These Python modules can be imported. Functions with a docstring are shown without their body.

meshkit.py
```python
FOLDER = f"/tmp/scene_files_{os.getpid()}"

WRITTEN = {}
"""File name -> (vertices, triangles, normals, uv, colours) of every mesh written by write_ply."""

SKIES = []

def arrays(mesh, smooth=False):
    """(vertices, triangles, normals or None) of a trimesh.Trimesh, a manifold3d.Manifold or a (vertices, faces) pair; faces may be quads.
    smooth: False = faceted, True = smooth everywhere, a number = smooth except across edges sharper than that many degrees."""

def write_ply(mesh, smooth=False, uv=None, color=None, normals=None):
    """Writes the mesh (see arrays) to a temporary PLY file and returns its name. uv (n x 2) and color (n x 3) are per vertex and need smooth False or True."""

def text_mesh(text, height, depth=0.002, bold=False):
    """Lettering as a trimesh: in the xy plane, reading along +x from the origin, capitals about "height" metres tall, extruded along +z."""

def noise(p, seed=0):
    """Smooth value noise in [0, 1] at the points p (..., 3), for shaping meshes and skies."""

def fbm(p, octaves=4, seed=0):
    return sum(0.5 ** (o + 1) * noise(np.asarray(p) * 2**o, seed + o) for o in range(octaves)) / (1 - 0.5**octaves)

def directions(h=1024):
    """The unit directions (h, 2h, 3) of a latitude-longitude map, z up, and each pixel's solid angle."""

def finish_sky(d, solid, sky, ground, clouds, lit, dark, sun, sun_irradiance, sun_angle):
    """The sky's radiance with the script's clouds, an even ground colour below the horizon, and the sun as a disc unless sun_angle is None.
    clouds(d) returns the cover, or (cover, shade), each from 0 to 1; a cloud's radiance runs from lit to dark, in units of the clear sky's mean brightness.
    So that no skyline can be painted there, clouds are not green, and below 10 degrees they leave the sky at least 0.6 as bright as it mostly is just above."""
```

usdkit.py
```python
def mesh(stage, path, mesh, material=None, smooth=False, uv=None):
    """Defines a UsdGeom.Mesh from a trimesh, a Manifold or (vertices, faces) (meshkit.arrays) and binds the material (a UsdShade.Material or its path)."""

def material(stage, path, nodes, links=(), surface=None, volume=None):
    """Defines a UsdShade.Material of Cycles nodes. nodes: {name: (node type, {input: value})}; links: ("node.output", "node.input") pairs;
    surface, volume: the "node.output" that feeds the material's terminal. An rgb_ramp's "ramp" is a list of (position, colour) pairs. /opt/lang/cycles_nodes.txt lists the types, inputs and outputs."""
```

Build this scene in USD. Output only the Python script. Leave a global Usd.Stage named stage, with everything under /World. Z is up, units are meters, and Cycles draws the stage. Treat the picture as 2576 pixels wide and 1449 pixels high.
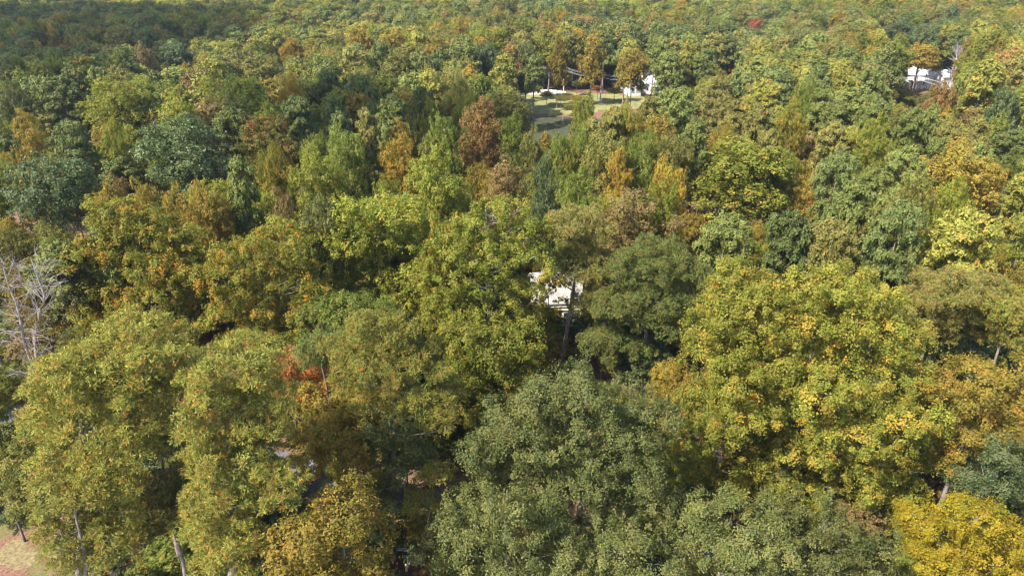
import math, sys
import numpy as np
from pxr import Usd, UsdGeom, UsdLux, UsdShade, Sdf, Gf, Vt
import usdkit
from meshkit import noise

stage = Usd.Stage.CreateInMemory()
UsdGeom.SetStageUpAxis(stage, 'Z')
UsdGeom.SetStageMetersPerUnit(stage, 1.0)
UsdGeom.Xform.Define(stage, '/World')
UsdGeom.Scope.Define(stage, '/World/Looks')
T = Sdf.ValueTypeNames

# ------------------------------------------------------------------ camera, sky, sun, exposure
CAM_H, PITCH = 42.0, math.radians(25.8)
EXPOSURE = 1.8
SUN_AZ, SUN_EL = math.radians(-126.0), math.radians(46.0)      # azimuth of the direction towards the sun = atan2(x, y)
SUN_INTENSITY, SKY_STRENGTH = 1.15, 0.145
HAZE = 0.00006
cam = UsdGeom.Camera.Define(stage, '/World/camera')
cam.AddTranslateOp().Set(Gf.Vec3d(0, 0, CAM_H))
cam.AddRotateXOp().Set(90.0 - math.degrees(PITCH))
cam.CreateFocalLengthAttr(24.0); cam.CreateHorizontalApertureAttr(36.0); cam.CreateVerticalApertureAttr(20.25)
cam.CreateClippingRangeAttr(Gf.Vec2f(0.5, 20000))
cam.CreateExposureAttr(EXPOSURE)
SUN = np.array([math.sin(SUN_AZ) * math.cos(SUN_EL), math.cos(SUN_AZ) * math.cos(SUN_EL), math.sin(SUN_EL)])
sky_mat = usdkit.material(stage, '/World/Looks/sky_light', {
    's': ('sky_texture', {'sky_type': 'single_scattering', 'sun_disc': False, 'sun_elevation': SUN_EL, 'sun_rotation': SUN_AZ,
                          'altitude': 120.0, 'air_density': 1.0, 'aerosol_density': 1.2, 'ozone_density': 1.0}),
    'b': ('background_shader', {'strength': SKY_STRENGTH})}, [('s.color', 'b.color')], surface='b.background')
dome = UsdLux.DomeLight.Define(stage, '/World/sky')
UsdShade.MaterialBindingAPI.Apply(dome.GetPrim()).Bind(sky_mat)
dome.GetPrim().SetCustomDataByKey('kind', 'structure')
sun = UsdLux.DistantLight.Define(stage, '/World/sun')
sun.CreateIntensityAttr(SUN_INTENSITY); sun.CreateAngleAttr(0.5); sun.CreateNormalizeAttr(True)
sun.CreateColorAttr(Gf.Vec3f(1.0, 0.945, 0.86))
sun.AddRotateZOp().Set(math.degrees(-SUN_AZ)); sun.AddRotateXOp().Set(-(90.0 - math.degrees(SUN_EL)))   # set so that -z leaves the sun

# ------------------------------------------------------------------ helpers
FP = 1717.33          # focal length in the 2576 x 1449 pixels in which the photograph was measured
CP, SP = math.cos(PITCH), math.sin(PITCH)


def ray(u, v):
    r, p = (u - 1288.0) / FP, (724.5 - v) / FP
    return np.array([r, CP + p * SP, -SP + p * CP])


def at_z(u, v, z):
    d = ray(u, v)
    t = (z - CAM_H) / d[2]
    return np.array([0, 0, CAM_H]) + d * t, t


def at_y(u, v, y):
    d = ray(u, v)
    t = y / d[1]
    return np.array([0, 0, CAM_H]) + d * t, t


def project(p):
    p = np.asarray(p, float) - [0, 0, CAM_H]
    f = p[..., 1] * CP - p[..., 2] * SP
    return 1288.0 + FP * p[..., 0] / f, 724.5 - FP * (p[..., 1] * SP + p[..., 2] * CP) / f, f


used = {}


def numbered(name):
    n = used.get(name, 0)
    used[name] = n + 1
    return name if n == 0 else f'{name}_{n:03d}'


def meta(prim, label=None, cat=None, group=None, kind=None):
    for k, x in (('label', label), ('category', cat), ('group', group), ('kind', kind)):
        if x:
            prim.SetCustomDataByKey(k, x)


def thing(name, label, cat, loc=(0, 0, 0), group=None, rotz=0.0, scale=None):
    path = '/World/' + numbered(name)
    x = UsdGeom.Xform.Define(stage, path)
    x.AddTranslateOp().Set(Gf.Vec3d(*map(float, loc)))
    if rotz:
        x.AddRotateZOp().Set(float(rotz))
    if scale is not None:
        x.AddScaleOp().Set(Gf.Vec3f(*map(float, scale)))
    meta(x.GetPrim(), label, cat, group)
    return path


def part(parent, name, mesh, mat, smooth=False):
    k = (parent, name)
    n = used.get(k, 0)
    used[k] = n + 1
    path = f'{parent}/{name}' + (f'_{n:03d}' if n else '')
    m = usdkit.mesh(stage, path, mesh, mat, smooth)
    return path


def foliage(path, m, mat=None):
    """A crown mesh whose vertices carry their place on the colour ramp of its leaves."""
    v, f, tone = m
    g = usdkit.mesh(stage, path, (v, f), mat)
    UsdGeom.PrimvarsAPI(g).CreatePrimvar('tone', T.FloatArray, 'vertex').Set(Vt.FloatArray.FromNumpy(np.asarray(tone, np.float32)))
    return path


def join(ms):
    vs, fs, o = [], [], 0
    for v, f in ms:
        vs.append(np.asarray(v, float)); fs.append(np.asarray(f, int) + o); o += len(v)
    return np.vstack(vs), np.vstack(fs)


def box(cx, cy, cz, sx, sy, sz, rot=0.0):
    v = np.array([[x, y, z] for x in (-.5, .5) for y in (-.5, .5) for z in (-.5, .5)]) * [sx, sy, sz]
    c, s = math.cos(rot), math.sin(rot)
    v = v @ np.array([[c, s, 0], [-s, c, 0], [0, 0, 1]]) + [cx, cy, cz]
    q = [[0, 1, 3, 2], [4, 6, 7, 5], [0, 4, 5, 1], [2, 3, 7, 6], [0, 2, 6, 4], [1, 5, 7, 3]]
    f = [x for a, b, c_, d in q for x in ([a, b, c_], [a, c_, d])]
    return v, np.array(f)


def tube(points, radii, sides=6):
    p = np.asarray(points, float)
    t = np.gradient(p, axis=0)
    t /= np.linalg.norm(t, axis=1, keepdims=True) + 1e-12
    a = np.cross(t, np.where(np.abs(t[:, 2:]) < 0.9, [0, 0, 1.0], [1.0, 0, 0]))
    a /= np.linalg.norm(a, axis=1, keepdims=True) + 1e-12
    b, ang = np.cross(t, a), np.arange(sides) * 2 * np.pi / sides
    v = p[:, None] + np.broadcast_to(radii, (len(p),))[:, None, None] * (np.cos(ang)[None, :, None] * a[:, None] + np.sin(ang)[None, :, None] * b[:, None])
    i, j = np.meshgrid(np.arange(len(p) - 1), np.arange(sides), indexing='ij')
    q = np.stack([i * sides + j, i * sides + (j + 1) % sides, (i + 1) * sides + (j + 1) % sides, (i + 1) * sides + j], -1).reshape(-1, 4)
    return v.reshape(-1, 3), np.vstack([q[:, [0, 1, 2]], q[:, [0, 2, 3]]])


# ------------------------------------------------------------------ materials
def plain(name, col, rough=0.8, var=0.25, scale=2.0, spec=0.3):
    c = np.array(col)
    return usdkit.material(stage, f'/World/Looks/{name}', {
        'g': ('geometry', {}), 'n': ('noise_texture', {'scale': scale, 'detail': 4.0}),
        'r': ('rgb_ramp', {'ramp': [(0.25, tuple(c * (1 - var))), (0.75, tuple(c * (1 + var)))]}),
        'p': ('principled_bsdf', {'roughness': rough, 'specular_ior_level': spec})},
        [('g.position', 'n.vector'), ('n.fac', 'r.fac'), ('r.color', 'p.base_color')], surface='p.BSDF')


def leaf(name, stops, patch=None, patch_at=(0.55, 0.75), trans=0.32, spec=0.1, rough=0.6, var=(0.8, 1.2), pscale=0.35):
    """Foliage: every leaf takes the colour of the ramp that its tone says; a soft noise through the crown mixes in the patch colour; every tree is a little lighter or darker."""
    warm = np.array([1.2, 1.03, .82])
    stops = [(x, tuple(np.array(c) * warm)) for x, c in stops]
    nodes = {'g': ('geometry', {}), 'a': ('attribute', {'attribute': 'tone'}), 'o': ('object_info', {}),
             'r': ('rgb_ramp', {'ramp': stops}),
             'n': ('noise_texture', {'scale': pscale, 'detail': 2.0, 'roughness': 0.6}),
             'n2': ('noise_texture', {'scale': 0.9, 'detail': 1.0}),
             'pr': ('map_range', {'from_min': patch_at[0], 'from_max': patch_at[1], 'to_min': 0.0, 'to_max': 0.85, 'clamp': True}),
             'px': ('mix', {'color2': patch or stops[0][1]}),
             'mv': ('map_range', {'from_min': 0.0, 'from_max': 1.0, 'to_min': var[0], 'to_max': var[1]}),
             'hv': ('map_range', {'from_min': 0.3, 'from_max': 0.7, 'to_min': 0.485, 'to_max': 0.515}),
             'h': ('hsv', {'saturation': 1.0, 'fac': 1.0}),
             'tc': ('mix', {'mix_type': 'multiply', 'fac': 1.0, 'color2': (1.25, 1.25, 0.7)}),
             'p': ('principled_bsdf', {'roughness': rough, 'specular_ior_level': spec}),
             't': ('translucent_bsdf', {}), 'm': ('mix_closure', {'fac': trans})}
    links = [('a.fac', 'r.fac'), ('g.position', 'n.vector'), ('g.position', 'n2.vector'), ('n.fac', 'pr.value'), ('r.color', 'px.color1'),
             ('o.random', 'mv.value'), ('mv.result', 'h.value'), ('n2.fac', 'hv.value'), ('hv.result', 'h.hue'), ('px.color', 'h.color'), ('h.color', 'p.base_color'),
             ('h.color', 'tc.color1'), ('tc.color', 't.color'), ('p.BSDF', 'm.closure1'), ('t.BSDF', 'm.closure2')]
    if patch:
        links.append(('pr.result', 'px.fac'))
    else:
        nodes['px'][1]['fac'] = 0.0
    return usdkit.material(stage, f'/World/Looks/{name}', nodes, links, surface='m.closure')


ORANGE, RUST, GOLD = (0.36, 0.13, 0.02), (0.22, 0.07, 0.03), (0.33, 0.20, 0.02)
PAL = {
    'pine_yellow': leaf('needles_yellow_green', [(0, (.07, .085, .02)), (.3, (.115, .132, .028)), (.8, (.175, .18, .042)), (.86, (.27, .15, .04)), (1, (.36, .14, .035))], trans=.12),
    'pine_green': leaf('needles_green', [(0, (.045, .07, .02)), (.3, (.08, .11, .032)), (.85, (.12, .145, .045)), (.93, (.2, .12, .04)), (1, (.22, .11, .035))], trans=.1),
    'pine_blue': leaf('needles_blue_green', [(0, (.045, .07, .03)), (.3, (.07, .1, .034)), (.85, (.108, .132, .045)), (1, (.12, .11, .05))], trans=.1),
    'pine_olive': leaf('needles_olive', [(0, (.06, .07, .02)), (.3, (.1, .108, .032)), (.82, (.145, .14, .045)), (.9, (.2, .12, .04)), (1, (.26, .12, .04))], trans=.1),
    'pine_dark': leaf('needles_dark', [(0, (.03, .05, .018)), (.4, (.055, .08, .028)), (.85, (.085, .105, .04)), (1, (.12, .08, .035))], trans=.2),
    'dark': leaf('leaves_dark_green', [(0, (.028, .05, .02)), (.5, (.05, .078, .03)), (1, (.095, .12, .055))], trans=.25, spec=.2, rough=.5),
    'grey': leaf('leaves_grey_green', [(0, (.04, .058, .02)), (.5, (.075, .095, .032)), (.9, (.115, .132, .048)), (1, (.15, .13, .05))], trans=.25, spec=.12, rough=.55),
    'green': leaf('leaves_green', [(0, (.05, .08, .018)), (.5, (.09, .125, .028)), (.88, (.145, .165, .04)), (1, (.25, .16, .03))], trans=.35),
    'yellow': leaf('leaves_yellow_green', [(0, (.07, .1, .018)), (.4, (.115, .145, .024)), (.86, (.17, .185, .042)), (.92, (.24, .19, .035)), (.96, (.34, .18, .025)), (1, (.36, .13, .02))], trans=.38),
    'tulip': leaf('leaves_tulip_tree', [(0, (.065, .09, .016)), (.4, (.115, .135, .024)), (.8, (.17, .172, .038)), (.87, (.24, .185, .03)), (.94, (.34, .18, .025)), (1, (.35, .12, .02))], trans=.36),
    'lemon': leaf('leaves_lemon_yellow', [(0, (.13, .135, .015)), (.5, (.22, .2, .02)), (1, (.32, .25, .03))], trans=.38),
    'yorange': leaf('leaves_yellow_green_and_orange', [(0, (.07, .095, .018)), (.35, (.12, .14, .025)), (.74, (.18, .175, .035)), (.82, (.28, .18, .03)), (.93, (.34, .15, .02)), (1, (.32, .1, .02))], trans=.38),
    'gold': leaf('leaves_gold', [(0, (.11, .11, .02)), (.5, (.19, .155, .03)), (1, (.31, .18, .03))], trans=.38),
    'golive': leaf('leaves_golden_olive', [(0, (.09, .09, .02)), (.5, (.15, .135, .03)), (.85, (.21, .16, .035)), (1, (.28, .14, .03))], trans=.35),
    'olive': leaf('leaves_olive', [(0, (.06, .075, .02)), (.5, (.1, .113, .032)), (1, (.165, .15, .045))], trans=.3),
    'rust': leaf('leaves_rust_brown', [(0, (.11, .095, .035)), (.5, (.16, .12, .045)), (1, (.22, .13, .05))], patch=(.25, .12, .05), patch_at=(.52, .7), trans=.35),
    'olrust': leaf('leaves_olive_with_rust', [(0, (.07, .085, .022)), (.5, (.11, .12, .035)), (1, (.16, .14, .045))], patch=(.28, .1, .04), patch_at=(.58, .64), trans=.35),
    'red': leaf('leaves_red', [(0, (.13, .05, .04)), (.5, (.2, .07, .05)), (1, (.26, .09, .06))], trans=.3),
    'redorange': leaf('leaves_red_orange', [(0, (.1, .09, .025)), (.4, (.17, .085, .03)), (1, (.27, .1, .035))], trans=.35),
    'brown': leaf('leaves_dull_brown', [(0, (.09, .08, .035)), (.5, (.14, .115, .05)), (1, (.2, .15, .07))], trans=.3),
}
BARK = plain('bark_grey_brown', (.12, .1, .085), .9, .45, 1.6)
BARKP = plain('bark_pine', (.13, .1, .085), .9, .5, 2.2)
BARKG = plain('bark_pale_grey', (.24, .215, .2), .85, .35, 2.0)

# ------------------------------------------------------------------ ground, road, pond, lawn
POND_C, POND_R = np.array([15.0, 172.0]), np.array([24.0, 31.0])


def gz(x, y):
    """Height of the ground."""
    x, y = np.asarray(x, float), np.asarray(y, float)
    p = np.stack([x / 140.0, y / 140.0, np.zeros_like(x)], -1)
    far = np.clip((y - 250) / 150.0, 0, 1)
    h = (noise(p + 7.3, 3) - 0.5) * 9.0 * far
    sm = lambda t: (lambda c: c * c * (3 - 2 * c))(np.clip(t, 0, 1))
    h = h + 11.0 * sm((y - 240) / 330.0) - 4.0 * sm((y - 150) / 60.0) * sm((-x - 20) / 70.0) * (1 - sm((y - 230) / 90.0))
    q = np.stack([x / 9.0, y / 9.0, np.zeros_like(x)], -1)
    h = h + (noise(q, 5) - 0.5) * 0.25
    k = np.sqrt(((x - POND_C[0]) / (POND_R[0] + 6)) ** 2 + ((y - POND_C[1]) / (POND_R[1] + 6)) ** 2)
    return h - 1.6 * np.clip((1.15 - k) / 0.3, 0, 1)


xs = np.unique(np.concatenate([np.linspace(-9000, -700, 14), np.linspace(-700, -90, 50), np.linspace(-90, 90, 90), np.linspace(90, 700, 50), np.linspace(700, 9000, 14)]))
ys = np.unique(np.concatenate([np.linspace(-3000, -60, 10), np.linspace(-60, 260, 160), np.linspace(260, 900, 60), np.linspace(900, 12000, 16)]))
X, Y = np.meshgrid(xs, ys, indexing='ij')
V = np.stack([X, Y, gz(X, Y)], -1).reshape(-1, 3)
I, J = np.meshgrid(np.arange(len(xs) - 1), np.arange(len(ys) - 1), indexing='ij')
Q = np.stack([I * len(ys) + J, (I + 1) * len(ys) + J, (I + 1) * len(ys) + J + 1, I * len(ys) + J + 1], -1).reshape(-1, 4)
ground_mat = usdkit.material(stage, '/World/Looks/leaf_litter', {
    'g': ('geometry', {}), 'n1': ('noise_texture', {'scale': 0.16, 'detail': 4.0, 'roughness': 0.65}), 'n2': ('noise_texture', {'scale': 5.0, 'detail': 5.0, 'roughness': 0.7}),
    'n3': ('noise_texture', {'scale': 0.012, 'detail': 2.0}),
    'litter': ('rgb_ramp', {'ramp': [(.3, (.06, .03, .02)), (.5, (.13, .066, .04)), (.7, (.2, .115, .075))]}),
    'grass': ('rgb_ramp', {'ramp': [(.3, (.06, .065, .02)), (.7, (.13, .11, .04))]}),
    'f': ('map_range', {'from_min': .52, 'from_max': .6, 'to_min': 0., 'to_max': .9, 'clamp': True}),
    'm': ('mix', {}), 'b': ('bump', {'strength': .7, 'distance': .06}), 'p': ('principled_bsdf', {'roughness': .9, 'specular_ior_level': .2})},
    [('g.position', 'n1.vector'), ('g.position', 'n2.vector'), ('n2.fac', 'litter.fac'), ('n2.fac', 'grass.fac'), ('n1.fac', 'f.value'), ('f.result', 'm.fac'),
     ('litter.color', 'm.color1'), ('grass.color', 'm.color2'), ('m.color', 'p.base_color'), ('n2.fac', 'b.height'), ('b.normal', 'p.normal')], surface='p.BSDF')
usdkit.mesh(stage, '/World/ground', (V, Q), ground_mat, True)
meta(stage.GetPrimAtPath('/World/ground'), 'brown leaf litter and pine straw with thin grass on the forest floor', kind='structure')


def sheet(name, poly, dz, mat, label, kind='structure', step=1.5):
    """A flat-lying sheet that follows the ground dz above it."""
    from shapely.geometry import Polygon, Point
    import trimesh
    P = Polygon(poly)
    x0, y0, x1, y1 = P.bounds
    gx, gy = np.arange(x0, x1 + step, step), np.arange(y0, y1 + step, step)
    A, B = np.meshgrid(gx, gy, indexing='ij')
    from shapely import contains_xy
    cells_in = contains_xy(P, (A[:-1, :-1] + A[1:, 1:]) / 2, (B[:-1, :-1] + B[1:, 1:]) / 2)
    n = len(gy)
    i, j = np.nonzero(cells_in)
    q = np.stack([i * n + j, (i + 1) * n + j, (i + 1) * n + j + 1, i * n + j + 1], -1)
    v = np.stack([A, B, gz(A, B) + dz], -1).reshape(-1, 3)
    keep, q = np.unique(q, return_inverse=True)
    usdkit.mesh(stage, '/World/' + name, (v[keep], q.reshape(-1, 4)), mat, True)
    meta(stage.GetPrimAtPath('/World/' + name), label, kind=kind)


def ellipse(cx, cy, rx, ry, n=48, wob=0.08, seed=1):
    a = np.linspace(0, 2 * np.pi, n, endpoint=False)
    r = 1 + wob * np.sin(3 * a + seed) + wob * .6 * np.sin(5 * a + 2 * seed)
    return np.stack([cx + rx * r * np.cos(a), cy + ry * r * np.sin(a)], -1)


asphalt = plain('asphalt', (.085, .083, .09), .9, .2, 3.0)
grass_mat = plain('lawn_grass', (.15, .145, .05), .95, .3, .5)
gravel = plain('pale_gravel', (.45, .38, .32), .95, .2, 1.0)
concrete = plain('concrete', (.6, .56, .5), .9, .12, 1.0)
road_px = [(-300, 1010), (300, 1090), (760, 1190), (1000, 1262), (1210, 1322), (1560, 1372), (2100, 1440), (2800, 1520)]
rc = np.array([at_z(u, v, 0)[0][:2] for u, v in road_px])
rn = np.stack([-np.gradient(rc[:, 1]), np.gradient(rc[:, 0])], -1)
rn /= np.linalg.norm(rn, axis=1, keepdims=True)
sheet('road', np.vstack([rc + rn * 2.2, (rc - rn * 2.2)[::-1]]), 0.02, asphalt, 'grey asphalt lane passing under the front trees', step=.6)
lawn_c = at_z(1405, 275, 0)[0]
sheet('lawn', ellipse(lawn_c[0] + 6, lawn_c[1] + 12, 32, 16, seed=2), 0.02, grass_mat, 'mown grass bank beyond the pond')
grass2 = plain('thin_grass', (.13, .1, .045), .95, .5, 4.0)
sheet('lawn_001', ellipse(at_z(20, 1400, 0)[0][0], at_z(20, 1400, 0)[0][1], 2.3, 1.3, seed=3, wob=.25), 0.015, grass2, 'patchy grass among pine straw at the lower left corner', step=.25)
drv = at_z(1372, 232, 0)[0]
sheet('driveway', ellipse(drv[0] - 4, drv[1], 11, 5, seed=4), 0.05, gravel, 'pale gravel driveway in front of the cream gabled house')
water = usdkit.material(stage, '/World/Looks/pond_water', {
    'g': ('geometry', {}), 'n': ('noise_texture', {'scale': .8, 'detail': 3.0}), 'b': ('bump', {'strength': .06, 'distance': .1}),
    'p': ('principled_bsdf', {'base_color': (.055, .06, .035), 'roughness': .06, 'ior': 1.33, 'specular_ior_level': .5})},
    [('g.position', 'n.vector'), ('n.fac', 'b.height'), ('b.normal', 'p.normal')], surface='p.BSDF')
pe = ellipse(*POND_C, *(POND_R + 2), n=64, wob=.03, seed=6)
pv = np.vstack([[*POND_C, -.5], np.column_stack([pe, np.full(len(pe), -.5)])])
usdkit.mesh(stage, '/World/pond', (pv, np.array([[0, 1 + k, 1 + (k + 1) % 64] for k in range(64)])), water)
meta(stage.GetPrimAtPath('/World/pond'), 'still brown green pond reflecting the far bank', kind='structure')

# ------------------------------------------------------------------ tree builders


def fib(n, rng):
    k = np.arange(n) + .5
    z = 1 - 2 * k / n
    a = k * 2.399963 + rng.uniform(0, 6.28)
    r = np.sqrt(np.maximum(0, 1 - z * z))
    d = np.stack([r * np.cos(a), r * np.sin(a), z], -1) + rng.normal(0, .12, (n, 3))
    return d / np.linalg.norm(d, axis=1, keepdims=True)


def sublobes(masses, r, rng, flat=1.0, zmin=-.45, many=1.05):
    """Splits big ellipsoids (centre, radii) into many uneven lobes of radius about r on and inside their surface."""
    C, R = [], []
    for c, rad in masses:
        rad = np.asarray(rad, float)
        n = max(4, int(many * 4 * ((rad[0] * rad[1]) ** .8 + (rad[0] * rad[2]) ** .8 + (rad[1] * rad[2]) ** .8) / 3 / max(r * r, .04) ** .9))
        d = fib(n, rng)
        d = unit(d + rng.normal(0, .22, d.shape))
        d = d[d[:, 2] > zmin]
        s = np.maximum(rad - r * .5, rad * .4)
        C.append(np.asarray(c) + d * s * rng.uniform(.55, 1.38, (len(d), 1)))
        q = r * rng.uniform(.5, 1.35, len(d))
        R.append(np.stack([q * rng.uniform(.85, 1.2, len(d)), q * rng.uniform(.85, 1.2, len(d)), q * flat], -1))
    return np.vstack(C), np.vstack(R)


def unit(a):
    return a / (np.linalg.norm(a, axis=-1, keepdims=True) + 1e-9)


def shell_points(C, R, per_m2, rng, zmin=-.55, sink=.4, cull=.72):
    area = 4 * np.pi * ((R[:, 0] * R[:, 1]) ** 1.6 / 3 + 2 * (R[:, 0] * R[:, 2]) ** 1.6 / 3) ** (1 / 1.6)
    n = np.maximum(2, rng.poisson(area * per_m2))
    idx = np.repeat(np.arange(len(C)), n)
    d = unit(rng.normal(size=(len(idx), 3)))
    keep = d[:, 2] > zmin
    d, idx = d[keep], idx[keep]
    p = C[idx] + d * R[idx] * (1 - sink * rng.random((len(d), 1)) ** 2)
    inside = np.zeros(len(p), bool)
    for k in range(len(C)):
        near = np.abs(p[:, 0] - C[k, 0]) < R[k, 0]
        ii = np.nonzero(near & (idx != k))[0]
        e = (p[ii] - C[k]) / (R[k] * cull)
        inside[ii[(e * e).sum(1) < 1]] = True
    nrm = unit(d / R[idx])
    return p[~inside], nrm[~inside]


def clumped(p, nrm, rc, per, rng, gap, off):
    """Around every point a small loose dome of radius rc with per places on it; some clumps are missing where a noise says so."""
    keep = noise(p * .55 / max(rc, .3) + off, 3) > gap
    p, nrm = p[keep], nrm[keep]
    q = rc * rng.uniform(.5, 1.4, (len(p), 1))
    ax = unit(nrm + [0, 0, .45] + rng.normal(0, .3, p.shape))
    d = unit(np.repeat(ax, per, 0) * .6 + unit(rng.normal(size=(len(p) * per, 3))))
    P = np.repeat(p, per, 0) + d * np.repeat(q, per, 0) * rng.uniform(.15, 1.25, (len(d), 1))
    tone = .62 * np.repeat(rng.random(len(p)), per) + .38 * rng.random(len(P))
    return P, unit(d * .6 + np.repeat(nrm, per, 0) * .8), tone


def leaves(p, nrm, tone, length, rng, width=.8, up=.2, wild=.42):
    """At every point one leaf blade."""
    n = unit(nrm * .75 + [0, 0, up] + rng.normal(0, wild, p.shape))
    t = unit(np.cross(n, rng.normal(size=p.shape)))
    b = np.cross(n, t)
    L = length * rng.uniform(.55, 1.4, (len(p), 1))
    w = L * width * .5
    v = np.stack([p - t * L * .5, p + b * w + t * L * .35, p - b * w + t * L * .5], 1).reshape(-1, 3)
    f = np.arange(len(p))[:, None] * 3 + [0, 1, 2]
    return v, f, np.repeat(tone, 3)


def tufts(p, nrm, length, rng, blades=16, wide=.065, old=.28):
    """At every point a brush of needle blades round a shoot; some shoots also keep a ring of last year's needles lower down."""
    ax = unit(nrm * .8 + [0, 0, .6] + rng.normal(0, .28, p.shape))

    def brush(p, ax, out, n, ln, spread, lo, hi):
        m = len(p)
        d = unit(ax[:, None] * spread + unit(rng.normal(size=(m, n, 3))))
        L = ln * rng.uniform(.75, 1.2, (m, 1, 1)) * rng.uniform(.8, 1.1, (m, n, 1))
        s = unit(np.cross(d, unit(out[:, None] + rng.normal(0, .35, d.shape)))) * ln * wide
        tip = p[:, None] + d * L
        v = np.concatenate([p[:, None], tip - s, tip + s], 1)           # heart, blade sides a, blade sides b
        o = (np.arange(m) * (1 + 2 * n))[:, None]
        j = np.arange(n)
        f = np.stack([np.broadcast_to(o, (m, n)), o + 1 + j, o + 1 + n + j], -1).reshape(-1, 3)
        t0 = rng.uniform(lo, hi, (m, 1))
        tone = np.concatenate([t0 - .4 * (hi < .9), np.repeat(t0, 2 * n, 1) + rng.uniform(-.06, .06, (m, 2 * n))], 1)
        return v.reshape(-1, 3), f, np.clip(tone, 0, 1).ravel()
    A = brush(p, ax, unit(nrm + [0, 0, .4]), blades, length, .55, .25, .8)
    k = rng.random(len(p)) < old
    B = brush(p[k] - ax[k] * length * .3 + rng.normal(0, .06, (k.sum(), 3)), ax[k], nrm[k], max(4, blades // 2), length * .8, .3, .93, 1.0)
    return np.vstack([A[0], B[0]]), np.vstack([A[1], B[1] + len(A[0])]), np.concatenate([A[2], B[2]])


def crown(masses, style, rng, leaf_len, lobe=None, clump=.45, per=10, cover=1.15, gap=.3):
    """masses > uneven lobes > clumps of leaves, or lobes set with needle brushes. cover: how many clump discs lie over every spot of the surface."""
    r = lobe or (.6 if style == 'pine' else .95)
    needle = style != 'broad'
    C, R = sublobes(masses, r, rng, .72 if needle else .85, -.4 if needle else -.55, {'pine': 1.3, 'pads': 1.0, 'broad': 1.05}[style])
    p, n = shell_points(C, R, cover / (math.pi * clump * clump), rng, {'pine': -.28, 'pads': -.2, 'broad': -.6}[style], .22 if needle else .45, .85 if needle else .78)
    if style == 'pads':
        keep = noise(p * .6 + rng.uniform(0, 50), 3) > gap * .8
        p, n = p[keep], n[keep]
        P = np.repeat(p, per, 0) + rng.normal(0, clump * .5, (len(p) * per, 3))
        N = unit(np.repeat(n, per, 0) + rng.normal(0, .18, P.shape))
        tone = np.where(np.repeat(rng.random(len(p)) < .03, per), rng.uniform(.82, .92, len(P)), rng.uniform(.25, .6, len(P)) + np.repeat(rng.uniform(-.15, .15, len(p)), per))
        return leaves(P + N * clump * rng.uniform(-.3, .5, (len(P), 1)), N, tone, leaf_len, rng, .6, .1, .28), (C, R)
    if style == 'pine':
        keep = noise(p * .7 + rng.uniform(0, 50), 3) > gap * .85
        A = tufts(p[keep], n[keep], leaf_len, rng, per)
        q, m = shell_points(C, R * .8, 9.0, rng, -.2, .3, .8)
        P = np.repeat(q, 4, 0) + rng.normal(0, .12, (len(q) * 4, 3))
        B = leaves(P, unit(np.repeat(m, 4, 0) + rng.normal(0, .3, P.shape)), rng.uniform(.0, .2, len(P)), .22, rng, .45, .1, .35)
        return (np.vstack([A[0], B[0]]), np.vstack([A[1], B[1] + len(A[0])]), np.concatenate([A[2], B[2]])), (C, R)
    P, d, tone = clumped(p, n, clump, per, rng, gap, rng.uniform(0, 50))
    return leaves(P, d, tone, leaf_len, rng), (C, R)


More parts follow.
